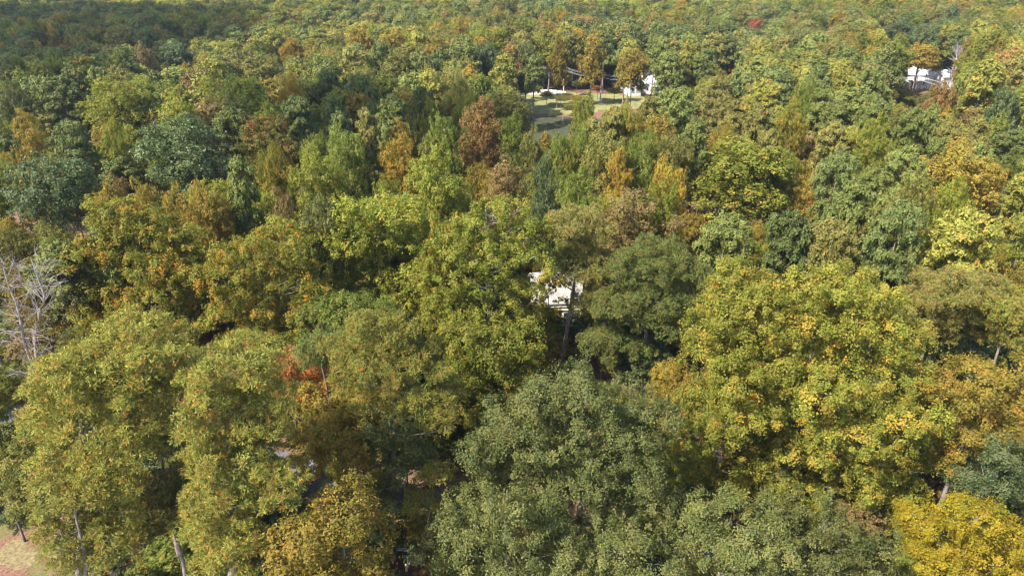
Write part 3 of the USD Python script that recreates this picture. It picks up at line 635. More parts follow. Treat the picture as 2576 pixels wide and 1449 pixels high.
# ------------------------------------------------------------------ trees read off the photograph: crown top (u, v), crown width in the photograph's pixels
HAND = [
    (438, 327, 250, 'broad', 'dark', 'wide dark green oak dome left of centre', 0),
    (100, 429, 225, 'broad', 'dark', 'large dark green oak at the left edge', 2),
    (262, 520, 170, 'pine', 'pine_green', 'bright green pine between the left edge oak and the orange flecked trees', 0),
    (592, 402, 100, 'pine', 'pine_green', 'green pine right of the wide dark oak dome', 1),
    (568, 272, 110, 'pine', 'pine_green', 'round light green pine above the wide dark oak dome', 0),
    (735, 245, 120, 'pine', 'pine_blue', 'large round pine just below the small golden tree in the dark band', 0),
    (837, 243, 100, 'pine', 'pine_blue', 'grey green round pine right of the large round pine under the dark band', 1),
    (985, 243, 115, 'pine', 'pine_green', 'bright green round pine just in front of the dark band', 0),
    (918, 278, 85, 'pine', 'pine_olive', 'olive pine left of the bright green round pine', 1),
    (852, 287, 90, 'pine', 'pine_blue', 'pale green pine below the grey green round pine', 1),
    (165, 305, 110, 'pine', 'pine_blue', 'layered blue green pine with black gaps above the left edge oak', 2),
    (272, 308, 75, 'broad', 'yellow', 'narrow yellow green spire left of the wide dark oak dome', 1),
    (342, 462, 95, 'broad', 'golive', 'golden brown tree top below the wide dark oak dome', 1),
    (430, 478, 80, 'broad', 'golive', 'second golden brown tree top below the wide dark oak dome, right hand one', 1),
    (257, 478, 75, 'broad', 'golive', 'small golden olive tree against the left edge oak', 1),
    (505, 498, 130, 'broad', 'golive', 'brown gold tree right of the golden brown tops', 0),
    (272, 222, 180, 'broad', 'yellow', 'big sunlit yellow green tree in the upper left', 0),
    (136, 195, 120, 'pine', 'pine_blue', 'pale green spreading pine left of the big sunlit yellow green tree', 0),
    (15, 225, 95, 'broad', 'grey', 'grey green tree at the left edge below the cloud shadow', 0),
    (45, 285, 110, 'broad', 'golive', 'olive gold tree at the left edge above the large dark oak', 1),
    (665, 312, 165, 'broad', 'olrust', 'olive tree with rusty red patches right of the wide dark oak', 0),
    (680, 393, 115, 'broad', 'yorange', 'yellow orange tree below the rust patched olive tree', 0),
    (700, 487, 95, 'broad', 'brown', 'grey brown thin tree left of the grey green dome', 1),
    (1072, 272, 75, 'broad', 'yellow', 'yellow green tree right of the bright green round pine', 0),
    (1175, 255, 85, 'broad', 'yellow', 'yellow tree top just behind the rust brown tree', 0),
    (1212, 281, 135, 'broad', 'rust', 'rust brown tree left of the pond', 0),
    (1000, 308, 105, 'broad', 'golive', 'golden olive tree below the bright green round pine', 1),
    (1103, 315, 100, 'broad', 'green', 'mid green tree left of the rust brown tree', 0),
    (1270, 245, 150, 'broad', 'olive', 'dark olive green tree on the left bank of the pond', 0),
    (1290, 314, 90, 'broad', 'green', 'green tree below the dark olive pond bank tree', 0),
    (1338, 332, 85, 'broad', 'olive', 'olive tree hanging over the near end of the pond', 1),
    (858, 354, 125, 'broad', 'green', 'rounded leafy green tree below the pale green pine', 0),
    (1003, 375, 125, 'broad', 'gold', 'dull gold tree in the middle left of centre', 0),
    (788, 408, 160, 'broad', 'yellow', 'yellow green tree below the rounded leafy green tree', 0),
    (1091, 420, 175, 'broad', 'yellow', 'large yellow green dome above the central tulip tree', 0),
    (803, 535, 110, 'broad', 'grey', 'grey green smooth dome among the yellow trees left of centre', 2),
    (964, 487, 130, 'broad', 'yellow', 'yellow green tree right of the grey green smooth dome', 0),
    (1100, 560, 75, 'broad', 'yorange', 'orange gold tree left of the central tulip tree', 1),
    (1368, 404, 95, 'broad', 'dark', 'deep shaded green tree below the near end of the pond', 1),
    (1404, 366, 60, 'broad', 'green', 'small green tree closing the near tip of the pond', 0),
    (1474, 264, 75, 'broad', 'yellow', 'yellow green tree on the right bank of the pond', 0),
    (1543, 272, 95, 'pine', 'pine_olive', 'olive pine right of the pond lawn', 0),
    (1490, 300, 100, 'pine', 'pine_olive', 'olive green pine beside the pond water on the right', 0),
    (1474, 345, 75, 'broad', 'green', 'green tree at the right of the pond tip', 0),
    (1583, 288, 95, 'broad', 'yorange', 'orange yellow tree right of the pond', 0),
    (1698, 227, 120, 'pine', 'pine_green', 'round green pine right of the white house', 0),
    (1637, 247, 90, 'pine', 'pine_olive', 'olive pine just in front of the white house', 1),
    (1837, 242, 100, 'pine', 'pine_olive', 'brownish olive pine below the lone grey roof', 0),
    (1758, 302, 110, 'pine', 'pine_green', 'green pine two crowns below the round pine by the white house', 1),
    (1846, 284, 90, 'pine', 'pine_olive', 'brown olive pine left of the orange and yellow tree', 1),
    (1825, 342, 70, 'broad', 'gold', 'golden tree left of the pale tulip tree', 0),
    (1522, 366, 145, 'broad', 'olive', 'wide olive tree below the orange yellow tree by the pond', 0),
    (1556, 384, 55, 'broad', 'gold', 'small orange crown inside the wide olive trees right of the pond', 1),
    (1625, 360, 110, 'broad', 'green', 'green tree left of the olive trees in the right centre', 0),
    (1692, 366, 130, 'broad', 'olive', 'olive green tree above the bright gold tree', 0),
    (1680, 444, 88, 'broad', 'gold', 'bright gold tree in the right centre', 0),
    (1672, 493, 130, 'broad', 'yellow', 'yellow green tree just below the bright gold tree', 0),
    (1459, 465, 130, 'broad', 'green', 'green and yellow tree above the olive pine with the bare trunk', 0),
    (1882, 384, 290, 'broad', 'yellow', 'wide pale yellow green tulip tree right of centre', 0),
    (1837, 547, 170, 'pine', 'pine_green', 'green pine with orange cones of dead needles above the huge tulip tree, left one', 0),
    (2001, 536, 150, 'pine', 'pine_dark', 'dark green pine above the huge tulip tree, middle one', 0),
    (2167, 461, 150, 'pine', 'pine_green', 'round green pine right of the pale tulip tree', 1),
    (2285, 514, 165, 'pine', 'pine_blue', 'blue green pine above the glossy dark oak', 0),
    (2461, 541, 225, 'pine', 'pine_yellow', 'broad yellow green pine at the right edge with orange needles', 0),
    (2119, 575, 115, 'pine', 'pine_olive', 'olive pine just above the top of the huge tulip tree', 1),
    (2445, 397, 230, 'broad', 'golive', 'wide olive yellow tree at the right edge in mid distance', 0),
    (2408, 488, 140, 'broad', 'yellow', 'pale yellow green tree in front of the wide olive yellow tree at right', 0),
    (2311, 471, 100, 'broad', 'olive', 'small olive tree right of the round green pine', 0),
    (2295, 372, 130, 'pine', 'pine_green', 'green pine above the blue green pine', 0),
    (2124, 384, 130, 'pine', 'pine_blue', 'blue green pine right of the wide pale tulip tree', 0),
    (2372, 352, 90, 'pine', 'pine_green', 'green pine left of the large pine under the wires', 1),
    (2472, 363, 130, 'pine', 'pine_green', 'large green pine below the power lines at right', 0),
    (2210, 322, 105, 'broad', 'yellow', 'pale yellow green tree among the pines at right', 0),
    (2285, 322, 70, 'broad', 'yellow', 'narrow pale yellow tree among the pines at right', 1),
    (2001, 279, 95, 'broad', 'yorange', 'orange and yellow tree among the pines right of centre', 0),
    (2119, 255, 105, 'pine', 'pine_green', 'green pine left of the power poles, third from them', 0),
    (2215, 252, 115, 'pine', 'pine_green', 'round green pine immediately left of the power poles', 0),
    (2306, 276, 110, 'pine', 'pine_green', 'round pine just below the power poles', 1),
    (2354, 268, 80, 'pine', 'pine_green', 'small round pine right of the power poles', 1),
    (2408, 302, 95, 'pine', 'pine_olive', 'olive pine under the left end of the wires at right', 0),
    (2477, 297, 90, 'pine', 'pine_olive', 'olive pine under the wires near the right edge', 1),
    (2033, 218, 72, 'broad', 'green', 'deep green round tree above the orange and yellow tree', 2),
    (1915, 263, 90, 'pine', 'pine_olive', 'olive pine left of the orange and yellow tree among pines', 0),
    (1940, 330, 90, 'pine', 'pine_olive', 'olive pine just above the wide pale tulip tree', 1),
    (2105, 312, 110, 'pine', 'pine_olive', 'brownish pine right of the orange and yellow tree', 0),
    (2381, 222, 82, 'broad', 'rust', 'golden brown tree in front of the white buildings at right', 0),
    (2541, 235, 75, 'broad', 'dark', 'dark tree at the right edge above the wires', 0),
    (727, 208, 40, 'broad', 'gold', 'small bright golden tree in the dark shaded band', 0),
    (645, 150, 100, 'broad', 'olive', 'dark olive tree left of the shaded band', 0),
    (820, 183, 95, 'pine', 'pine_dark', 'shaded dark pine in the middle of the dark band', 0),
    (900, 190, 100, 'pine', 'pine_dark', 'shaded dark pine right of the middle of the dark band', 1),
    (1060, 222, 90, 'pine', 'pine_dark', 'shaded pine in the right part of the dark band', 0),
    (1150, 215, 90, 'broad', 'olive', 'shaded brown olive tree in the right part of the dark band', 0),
    (1690, 132, 90, 'pine', 'pine_green', 'tall layered bright green pine right of the white house', 2),
    (1492, 98, 72, 'broad', 'golive', 'tall golden tree with pale trunk above the pond', 1),
    (1405, 118, 50, 'broad', 'golive', 'gold tree above the cream gabled house', 1),
    (1595, 138, 90, 'broad', 'golive', 'golden olive tree just above the white house', 0),
    (1312, 82, 66, 'pine', 'pine_olive', 'tall olive pine left of the gold tree above the pond', 2),
    (1270, 140, 85, 'pine', 'pine_yellow', 'yellow green pine left of the cream gabled house', 2),
    (1345, 145, 70, 'pine', 'pine_green', 'green pine immediately left of the cream gabled house', 0),
    (1903, 52, 42, 'broad', 'red', 'small dull red tree far off at upper right', 0),
    (727, 105, 62, 'broad', 'gold', 'golden yellow tree on the sunlit ridge at upper left', 0),
    (133, 92, 46, 'broad', 'gold', 'tan gold tree standing at the edge of the cloud shadow at upper left', 1),
    (480, 70, 50, 'pine', 'pine_yellow', 'sunlit pine topping the ridge against the cloud shadow', 0),
    (277, 82, 50, 'pine', 'pine_yellow', 'sunlit round pine left on the ridge before the cloud shadow', 0),
    (353, 84, 52, 'pine', 'pine_green', 'sunlit green pine in the middle of the ridge before the cloud shadow', 1),
    (437, 118, 90, 'broad', 'dark', 'dark rounded oak on the sunlit slope at upper left', 0),
    (2280, 52, 82, 'broad', 'dark', 'big dark crown far off at upper right', 0),
    (2337, 72, 80, 'broad', 'dark', 'second big dark crown far off at upper right, nearer one', 2),
]
NEAR_H = 20.0
hr = np.random.default_rng(77)
hand_places = []
for (u, v, w, style, pal, label, form) in HAND:
    zt = (21.0 if style == 'pine' else 19.5) + hr.uniform(-1.2, 1.2)
    g = 0.0
    for _ in range(4):
        p, t = at_z(u, v, zt + g)
        g = float(gz(p[0], p[1]))
    wm = max(w * t / FP, 5.2)
    p = p * 1.0
    y = p[1] + wm * .12                      # the apex seen is the near upper edge of the dome
    place_tree(p[0], y, zt + g, wm, style, pal, label, t > 130, hr, form)
    hand_places.append((u - .36 * w, v + .05 * w, u + .36 * w, v + .55 * w, y - 1.0))

# ------------------------------------------------------------------ the rest of the canopy
CLEAR = [  # (u0, v0, u1, v1, how far away the thing stands that must stay in view)
    (1383, 255, 1425, 352, 172), (1360, 172, 1408, 238, 262), (1405, 195, 1430, 238, 238), (1470, 205, 1522, 262, 222), (1566, 213, 1612, 240, 236), (1616, 224, 1655, 242, 236),
    (1818, 163, 1842, 181, 258), (2290, 203, 2332, 235, 248), (2355, 206, 2392, 232, 250), (2268, 232, 2305, 262, 198), (2440, 285, 2576, 325, 130),
    (1372, 735, 1402, 780, 73), (-60, 1275, 130, 1500, 42), (962, 1335, 1050, 1449, 38), (1396, 790, 1432, 950, 59), (1480, 905, 1545, 950, 60), (2375, 135, 2412, 215, 240)]


def blocked(x, y, zt, w):
    u, v, f = project(np.array([[x, y, zt], [x, y, zt - 9.0]]))
    hw = w * .55 * FP / f[0]
    for u0, v0, u1, v1, d in CLEAR:
        if y < d and u[0] + hw > u0 and u[0] - hw < u1 and v[0] < v1 and v[1] > v0:
            return True
    return False


CLEAR += hand_places


def open_ground(x, y):
    k = ((x - POND_C[0]) / (POND_R[0] + 3)) ** 2 + ((y - POND_C[1]) / (POND_R[1] + 3)) ** 2
    lw = ((x - lawn_c[0] - 6) / 32) ** 2 + ((y - lawn_c[1] - 12) / 16) ** 2
    return k < 1 or lw < 1


rng = np.random.default_rng(5)
fill = []
SP_ = 6.1
row, y = 0, 24.0
while y < 760:
    sp = SP_ * (1 + .16 * min(1, max(0, y - 100) / 60) + max(0, y - 250) / 1200)
    half = y * .79 + 16
    for x in np.arange(-half + (row % 2) * sp / 2, half, sp):
        fill.append((x + rng.uniform(-.34, .34) * sp, y + rng.uniform(-.34, .34) * sp, sp))
    y += sp * .88
    row += 1
fill = np.array(fill)
pines, broads, stuff = [], [], []
PT = np.array(planted)
np_road = rc
for x, y, sp in fill:
    d = np.hypot(PT[:, 0] - x, PT[:, 1] - y)
    under = bool((d < PT[:, 2] * .72 + 1.6).any()) or y < 60
    if open_ground(x, y) or (under and (y > 75 or rng.random() < .06)):
        continue
    pn = float(noise(np.array([x / 60, y / 60, 1.7]), 11)) + rng.normal(0, .16)
    if y < 92 and -42 < x < 9:
        pn -= .3
    elif x > 14 and 55 < y < 190:
        pn += .17
    style = 'pine' if pn > .5 else 'broad'
    tone = float(noise(np.array([x / 35, y / 35, 5.1]), 21)) * .6 + rng.random() * .4
    if y < 92 and -42 < x < 9:
        tone = .5 + .5 * tone
    zt = (20.0 if style == 'pine' else 18.5) + rng.normal(0, 2.4 if y < 130 else 1.5)
    w = sp * (rng.uniform(.95, 1.4) if style == 'pine' else rng.uniform(1.0, 1.7))
    if under:
        style, zt, w = 'broad', rng.uniform(3.2, 5.0) + (4.5 if y > 48 else 0), rng.uniform(3.6, 6.0)
    lane = np.array([[5.4 + math.sin(SUN_AZ) * t, 75.0 + math.cos(SUN_AZ) * t, 4.0 + math.tan(SUN_EL) * t] for t in np.arange(0, 24, 1.5)])
    if ((np.hypot(lane[:, 0] - x, lane[:, 1] - y) < w / 2 + 1.0) & (lane[:, 2] < zt)).any():
        continue
    for zt in (zt, 14.0, 10.0, 7.0, 4.5, None):
        if zt is None or not blocked(x, y, zt + float(gz(x, y)), w):
            break
        style, w = 'broad', min(w, 5.5)
    if zt is None:
        continue
    if style == 'pine':
        pal = 'pine_yellow' if tone > .62 else 'pine_green' if tone > .45 else 'pine_olive' if tone > .33 else 'pine_blue' if tone > .2 else 'pine_dark'
    else:
        q = rng.random()
        pal = 'rust' if q < .012 else 'gold' if q < .035 else 'brown' if q < .08 else 'yellow' if tone > .66 else 'golive' if tone > .56 else 'green' if tone > .45 else 'olive' if tone > .34 else 'grey' if tone > .24 else 'dark'
        if under:
            pal = ('green', 'dark', 'olive', 'golive', 'yellow')[int(rng.integers(0, 5))]
    u, v, f = project(np.array([x, y, zt]))
    if u < -w * .7 * FP / f or u > 2576 + w * .7 * FP / f or v > 1449 + 400:
        continue
    stuff.append((f, x, y, zt, w, style, pal, u, v))
stuff.sort()
WORDS = {'pine_yellow': 'yellow green', 'pine_green': 'green', 'pine_blue': 'blue green', 'pine_olive': 'olive', 'pine_dark': 'dark', 'dark': 'dark green', 'grey': 'grey green', 'green': 'mid green',
         'yellow': 'yellow green', 'yorange': 'orange flecked', 'gold': 'gold', 'golive': 'golden olive', 'olive': 'olive', 'rust': 'rust brown', 'brown': 'dull brown'}
LIMIT = {'pine': 300 - used.get('pine_tree', 0), 'broad': 300 - used.get('broadleaf_tree', 0)}
single, rest = [], []
for s in stuff:
    if LIMIT[s[5]] > 0 and s[0] < 210:
        LIMIT[s[5]] -= 1; single.append(s)
    else:
        rest.append(s)
MARKS = [('the white post', 1027, 1410, 56), ('the huge tulip tree', 2150, 950, 50), ('the pale house gap', 1385, 760, 90), ('the wide dark oak dome', 440, 390, 85), ('the large left edge oak', 100, 540, 70),
         ('the pond', 1405, 320, 180), ('the bright gold tree', 1680, 465, 80), ('the pale tulip tree', 1882, 430, 80), ('the power poles', 2285, 255, 205), ('the white house', 1610, 230, 240),
         ('the rust brown tree', 1212, 310, 120), ('the small golden tree', 727, 215, 150), ('the large front pine', 280, 950, 36), ('the olive yellow right edge tree', 2445, 430, 80)]
groups = {}
for s in single:
    f, x, y, zt, w, style, pal, u, v = s
    m = min(MARKS, key=lambda k: math.hypot((u - k[1]) / 1.0, (v - k[2]) * 1.3))
    dx, dv = u - m[1], v - m[2]
    side = ('above' if dv < 0 else 'below') if abs(dv) * 1.3 > abs(dx) else ('left of' if dx < 0 else 'right of')
    groups.setdefault((WORDS[pal] + (' pine' if style == 'pine' else ' broadleaf tree'), side, m[0]), []).append(s)
ORD = ['leftmost', 'second', 'third', 'fourth', 'fifth', 'sixth', 'seventh', 'eighth', 'ninth', 'tenth', 'eleventh', 'twelfth', 'thirteenth', 'fourteenth', 'fifteenth', 'sixteenth', 'seventeenth', 'eighteenth', 'nineteenth', 'twentieth', 'twenty first', 'twenty second', 'twenty third', 'twenty fourth', 'twenty fifth', 'twenty sixth', 'twenty seventh', 'twenty eighth', 'twenty ninth', 'thirtieth']
pr_ = np.random.default_rng(9)
for (look, side, mark), members in groups.items():
    members.sort(key=lambda s: s[7])
    for k, s in enumerate(members):
        f, x, y, zt, w, style, pal, u, v = s
        if len(members) == 1:
            label = f'the only {look} {side} {mark}'
        elif k == 0:
            label = f'leftmost {look} {side} {mark}'
        elif k == len(members) - 1:
            label = f'rightmost {look} {side} {mark}'
        else:
            label = f'{ORD[min(k, 29)]} {look} from left, {side} {mark}'
        place_tree(x, y, zt + float(gz(x, y)), w, style, pal, label, f > 130, pr_, None, 'trees of the continuous canopy')
print('hand', len(HAND), 'single', len(single), 'stuff', len(rest), file=sys.stderr)

pi = UsdGeom.PointInstancer.Define(stage, '/World/distant_forest')
meta(pi.GetPrim(), 'distant mixed forest canopy of pines and broadleaf trees running to the top edge', 'forest', kind='stuff')
protos, index = [], {}
for form in FAR_PINE + FAR_BROAD:
    st = 'pine' if 'pine' in form else 'broad'
    for pal in WORDS:
        if pal.startswith('pine') != (st == 'pine'):
            continue
        pth = f'/World/distant_forest/{form.split("/")[-1].replace("_form_", "_kind_")}_{pal}'
        px = UsdGeom.Xform.Define(stage, pth)
        px.GetPrim().GetReferences().AddInternalReference(form)
        UsdShade.MaterialBindingAPI.Apply(px.GetPrim()).Bind(PAL[pal])
        index.setdefault((st, pal), []).append(len(protos))
        protos.append(pth)
pi.CreatePrototypesRel().SetTargets(protos)
pos, ori, sca, idx = [], [], [], []
for f, x, y, zt, w, style, pal, u, v in rest:
    c = index[(style, pal)]
    idx.append(c[int(pr_.choice([0, 0, 1, 1, 2])) if style == 'pine' else int(pr_.integers(0, 3))])
    a = pr_.uniform(0, math.pi)
    pos.append((x, y, float(gz(x, y)))); ori.append(Gf.Quath(math.cos(a), 0, 0, math.sin(a)))
    s = w * 1.08 / FORM_W[style]
    sca.append((s, s, zt / FORM_H[style]))
pi.CreatePositionsAttr(Vt.Vec3fArray.FromNumpy(np.array(pos, np.float32)))
pi.CreateOrientationsAttr(Vt.QuathArray(ori))
pi.CreateScalesAttr(Vt.Vec3fArray.FromNumpy(np.array(sca, np.float32)))
pi.CreateProtoIndicesAttr(Vt.IntArray.FromNumpy(np.array(idx, np.int32)))

# ------------------------------------------------------------------ houses
WHITE = plain('white_siding', (.5, .495, .485), .7, .05, 1.0)
CREAM = plain('cream_siding', (.72, .6, .42), .7, .06, 1.0)
GREYROOF = plain('grey_shingle', (.3, .3, .33), .9, .18, 3.0)
DARKROOF = plain('dark_shingle', (.1, .1, .115), .9, .2, 3.0)
PALEROOF = plain('pale_metal_roof', (.5, .5, .53), .5, .06, 1.0)
WORNROOF = plain('worn_pale_roof', (.22, .2, .18), .9, .3, 1.2)
BRICK = plain('brown_wall', (.2, .1, .07), .9, .2, 2.0)
GLASS = usdkit.material(stage, '/World/Looks/window_glass', {'p': ('principled_bsdf', {'base_color': (.02, .025, .03), 'roughness': .08, 'specular_ior_level': .6})}, surface='p.BSDF')
METAL = plain('dull_metal', (.35, .35, .36), .5, .1, 4.0)
POLE = plain('weathered_pole', (.42, .38, .34), .9, .25, 1.5)
RUSTPOLE = plain('rust_brown_pole', (.2, .085, .05), .9, .25, 1.5)
WIRE = plain('aluminium_wire', (.3, .29, .28), .5, .05, 1.0)


def prism(poly, y0, y1):
    """poly in x, z extruded along y."""
    n = len(poly)
    v = np.array([(x, y0, z) for x, z in poly] + [(x, y1, z) for x, z in poly], float)
    f = []
    for k in range(n):
        j = (k + 1) % n
        f += [[k, j, n + j], [k, n + j, n + k]]
    for k in range(1, n - 1):
        f += [[0, k + 1, k], [n, n + k, n + k + 1]]
    return v, np.array(f)


def gable(path, w, d, h, rise, wall, roof, off=(0, 0), turn=False, over=.4, thick=.16):
    """Walls with gables facing -y/+y (or -x/+x when turned) and two roof slopes as separate parts."""
    def put(m):
        v, f = m
        v = np.array(v)
        if turn:
            v = np.stack([v[:, 1], -v[:, 0], v[:, 2]], -1)
        return v + [off[0], off[1], 0], f
    part(path, 'wall', put(prism([(-w / 2, -1.2), (w / 2, -1.2), (w / 2, h), (0, h + rise), (-w / 2, h)], -d / 2, d / 2)), wall)
    s = rise / (w / 2)
    for sg in (-1, 1):
        ex = w / 2 + over
        q = [(sg * ex, h - s * over + .02), (0, h + rise + .02), (0, h + rise + .02 + thick), (sg * ex, h - s * over + .02 + thick)]
        part(path, 'roof', put(prism(q if sg > 0 else q[::-1], -d / 2 - over, d / 2 + over)), roof)


def window(path, x, z, y, w=1.0, h=1.3):
    p = part(path, 'window', join([box(x, y, z + h / 2 + .05, w + .2, .08, .1), box(x, y, z - h / 2 - .05, w + .2, .1, .1), box(x - w / 2 - .05, y, z, .1, .08, h), box(x + w / 2 + .05, y, z, .1, .08, h), box(x, y, z, .05, .06, h)]), WHITE)
    usdkit.mesh(stage, p + '/pane', box(x, y + .01, z, w, .03, h), GLASS)


# white house in the gap, middle front
hp = at_z(1392, 800, 0)[0]
h = thing('house', 'pale roofed house glimpsed in the gap beside the bare pine trunk', 'house', (5.4, 77.5, 0), rotz=4)
gable(h, 7, 5.6, 4.4, 2.2, CREAM, WORNROOF, turn=True)
for x in (-1.4, 1.2):
    window(h, x, 2.2, -3.53, 1.0, 1.3)
part(h, 'gutter', box(0, -3.98, 3.9, 6.2, .12, .12), METAL)

hb = at_z(1385, 214, 0)[0]
h = thing('house', 'cream gabled house with dark roof above the gravel driveway', 'house', (at_y(1384, 205, 268)[0][0], 268, float(gz(14, 268))), rotz=-14)
gable(h, 6.5, 9, 4.4, 2.2, CREAM, DARKROOF)
gable(h, 5.5, 6, 3.0, 1.5, CREAM, DARKROOF, off=(5.8, 1.5), turn=True)
for x in (-1.6, 1.5):
    window(h, x, 2.9, -4.55, 1.1, 1.3)
part(h, 'door', box(0, -4.53, 1.0, 1.0, .06, 2.1), BRICK)
part(h, 'porch_recess', box(-.2, -4.6, .6, 5.6, .12, 1.5), BRICK)

x0 = at_y(1606, 235, 242)[0][0]
h = thing('house', 'long white house with grey roofs left of the tall layered pine', 'house', (x0, 243, float(gz(x0, 243))), rotz=12)
gable(h, 7.5, 10, 3.6, 2.6, WHITE, GREYROOF, off=(0, 0), turn=True)
gable(h, 4.2, 5.5, 3.4, 2.2, WHITE, GREYROOF, off=(-3.6, -3.6))
gable(h, 5, 6, 2.6, 1.5, WHITE, GREYROOF, off=(5.6, -2.2), turn=True)
gable(h, 6, 6.5, 5.0, 2.0, BRICK, GREYROOF, off=(7.5, 6.5), turn=True)
for x in (-4.4, -2.8):
    window(h, x, 2.0, -6.4, .9, 1.4)
for x in (-.4, 1.6):
    window(h, x, 1.9, -3.8, 1.0, 1.4)
part(h, 'chimney', box(6.5, 6.5, 7.2, .9, .9, 1.8), BRICK)
x0 = at_y(1590, 226, 249)[0][0]
h = thing('shed', 'low dark roofed shed left behind the long white house', 'shed', (x0 - 3, 252, float(gz(x0, 252))))
gable(h, 4, 8, 2.2, .9, BRICK, DARKROOF, turn=True)
x0 = at_y(1830, 172, 262)[0][0]
h = thing('house', 'lone house of which only a pale grey roof shows among the pines', 'house', (x0, 263, float(gz(x0, 263))), rotz=20)
gable(h, 7, 9, 6.0, 2.6, BRICK, GREYROOF, turn=True)
part(h, 'chimney', box(2.5, .5, 8.4, .8, .8, 1.6), BRICK)
x0 = at_y(2308, 222, 252)[0][0]
h = thing('house', 'white house with pale roof and white porch posts behind the power poles', 'house', (x0, 254, float(gz(x0, 254))), rotz=-8)
gable(h, 7, 8.5, 4.6, 2.2, WHITE, PALEROOF, turn=True)
part(h, 'porch_roof', box(-1.0, -4.8, 2.75, 6.2, 2.4, .14), PALEROOF)
for x in (-3.9, -2.0, -.1, 1.9):
    part(h, 'porch_post', box(x, -5.8, 1.1, .28, .28, 3.1), WHITE)
for x in (-2.9, 1.0):
    window(h, x, 1.6, -3.56, .9, 1.4)
x0 = at_y(2374, 222, 250)[0][0]
h = thing('house', 'pale roofed white building partly hidden by the golden brown tree', 'house', (x0, 251, float(gz(x0, 251))), rotz=15)
gable(h, 6, 7, 4.4, 1.8, WHITE, PALEROOF, turn=True)
window(h, .5, 2.2, -3.06, 1.0, 1.3)

# parked car on the driveway, seen from behind
CARP = plain('dark_red_car_paint', (.06, .03, .035), .3, .05, 1.0, .5)
TYRE = plain('tyre_rubber', (.03, .03, .03), .8, .1, 4.0)
LAMP = plain('red_lamp_plastic', (.4, .02, .02), .3, .05, 4.0, .5)
x0 = at_y(1383, 226, 250)[0][0]
c = thing('parked_car', 'dark car parked tail first on the gravel driveway by the cream house', 'car', (x0, 250, float(gz(x0, 250)) + .06), rotz=8)
prof = [(-2.2, .35), (2.1, .35), (2.2, .75), (1.9, .95), (1.0, 1.02), (.3, 1.55), (-1.6, 1.58), (-2.15, 1.0), (-2.25, .7)]
v, f = prism(prof, -.86, .86)
v[:, 1] *= np.where(v[:, 2] > 1.2, .84, 1.0)
part(c, 'body', (np.stack([v[:, 1], v[:, 0], v[:, 2]], -1), f[:, ::-1]), CARP)
part(c, 'rear_window', box(0, -1.93, 1.32, 1.2, .05, .36), GLASS)
for sg in (-1, 1):
    part(c, 'tail_light', box(sg * .68, -2.23, .85, .28, .08, .2), LAMP)
    for yy in (-1.35, 1.35):
        ang = np.linspace(0, 2 * np.pi, 17)[:-1]
        part(c, 'wheel', prism([(yy + .34 * math.cos(t), .34 + .34 * math.sin(t)) for t in ang], 0, .2) if False else
             (lambda m: (np.stack([m[0][:, 1] + sg * .78 - .1, m[0][:, 0], m[0][:, 2]], -1), m[1]))(prism([(yy + .34 * math.cos(t), .34 + .34 * math.sin(t)) for t in ang], 0, .2)), TYRE)
part(c, 'number_plate', box(0, -2.27, .72, .5, .04, .14), WHITE)

# ------------------------------------------------------------------ poles and wires
tops = []


def pole(u, v, y, hgt, label, mat=POLE, r=.14, arms=1, arm_dir=(0.35, 0.94), name='utility_pole', lean=0):
    b = at_y(u, v, y)[0]
    g = float(gz(b[0], y))
    p = thing(name, label, 'pole', (b[0], y, g), 'utility poles of the line beyond the pond' if name == 'utility_pole' else None)
    part(p, 'shaft', tube([[0, 0, -.5], [lean * .3, 0, hgt * .5], [lean, 0, hgt]], [r * 1.15, r, r * .75], 10), mat, 40)
    ends = []
    for k in range(arms):
        z = hgt - .5 - .9 * k
        a = np.array([*arm_dir, 0]) * 1.1
        part(p, 'crossarm', tube([-a + [0, 0, z], a + [0, 0, z]], [.06, .06], 6), mat)
        for s_ in (-1, 0, 1):
            q = a * s_ * .9
            part(p, 'insulator', tube([q + [0, 0, z + .05], q + [0, 0, z + .12], q + [0, 0, z + .3]], [.07, .06, .04], 6), METAL)
            ends.append(np.array([b[0], y, g]) + q + [0, 0, z + .3])
    return ends


A0 = pole(1350, 232, 252, 9.5, 'wooden utility pole hidden left of the cream house', arms=2)
A1 = pole(1417, 238, 240, 9.0, 'pale utility pole standing behind the lawn nearest the driveway', arms=2)
A2 = pole(1485, 262, 222, 9.6, 'tall pale utility pole right of the pond lawn', arms=2)
A3 = pole(1510, 256, 225, 7.0, 'shorter grey pole beside the tall pale utility pole', arms=0, r=.18)
B0 = pole(2278, 270, 201, 10.6, 'rust brown power pole, left of the pair before the white porch', RUSTPOLE, .2, 2, name='power_pole')
B1 = pole(2290, 268, 203, 11.6, 'rust brown power pole, right of the pair before the white porch', RUSTPOLE, .2, 2, name='power_pole')
for k, (u, v, y) in enumerate(((2270, 266, 200), (2284, 262, 206), (2306, 262, 212))):
    bb = at_y(u, v, y)[0]
    p = thing('marker_post', ('short white post at the foot of the left power pole', 'short white post between the two power poles', 'short white post right of the two power poles')[k], 'post', (bb[0], y, float(gz(bb[0], y))))
    part(p, 'shaft', box(0, 0, 1.3, .55, .3, 3.6), WHITE)
    part(p, 'cap', box(0, 0, 3.16, .65, .4, .12), METAL)
end_b = np.array([150.0, 118.0, 9.6])
B2 = []
p = thing('power_pole', 'rust brown power pole outside the right edge carrying the wires', 'pole', (150, 118, 0))
part(p, 'shaft', tube([[0, 0, -.5], [0, 0, 5], [0, 0, 11]], [.22, .2, .16], 10), RUSTPOLE, 40)
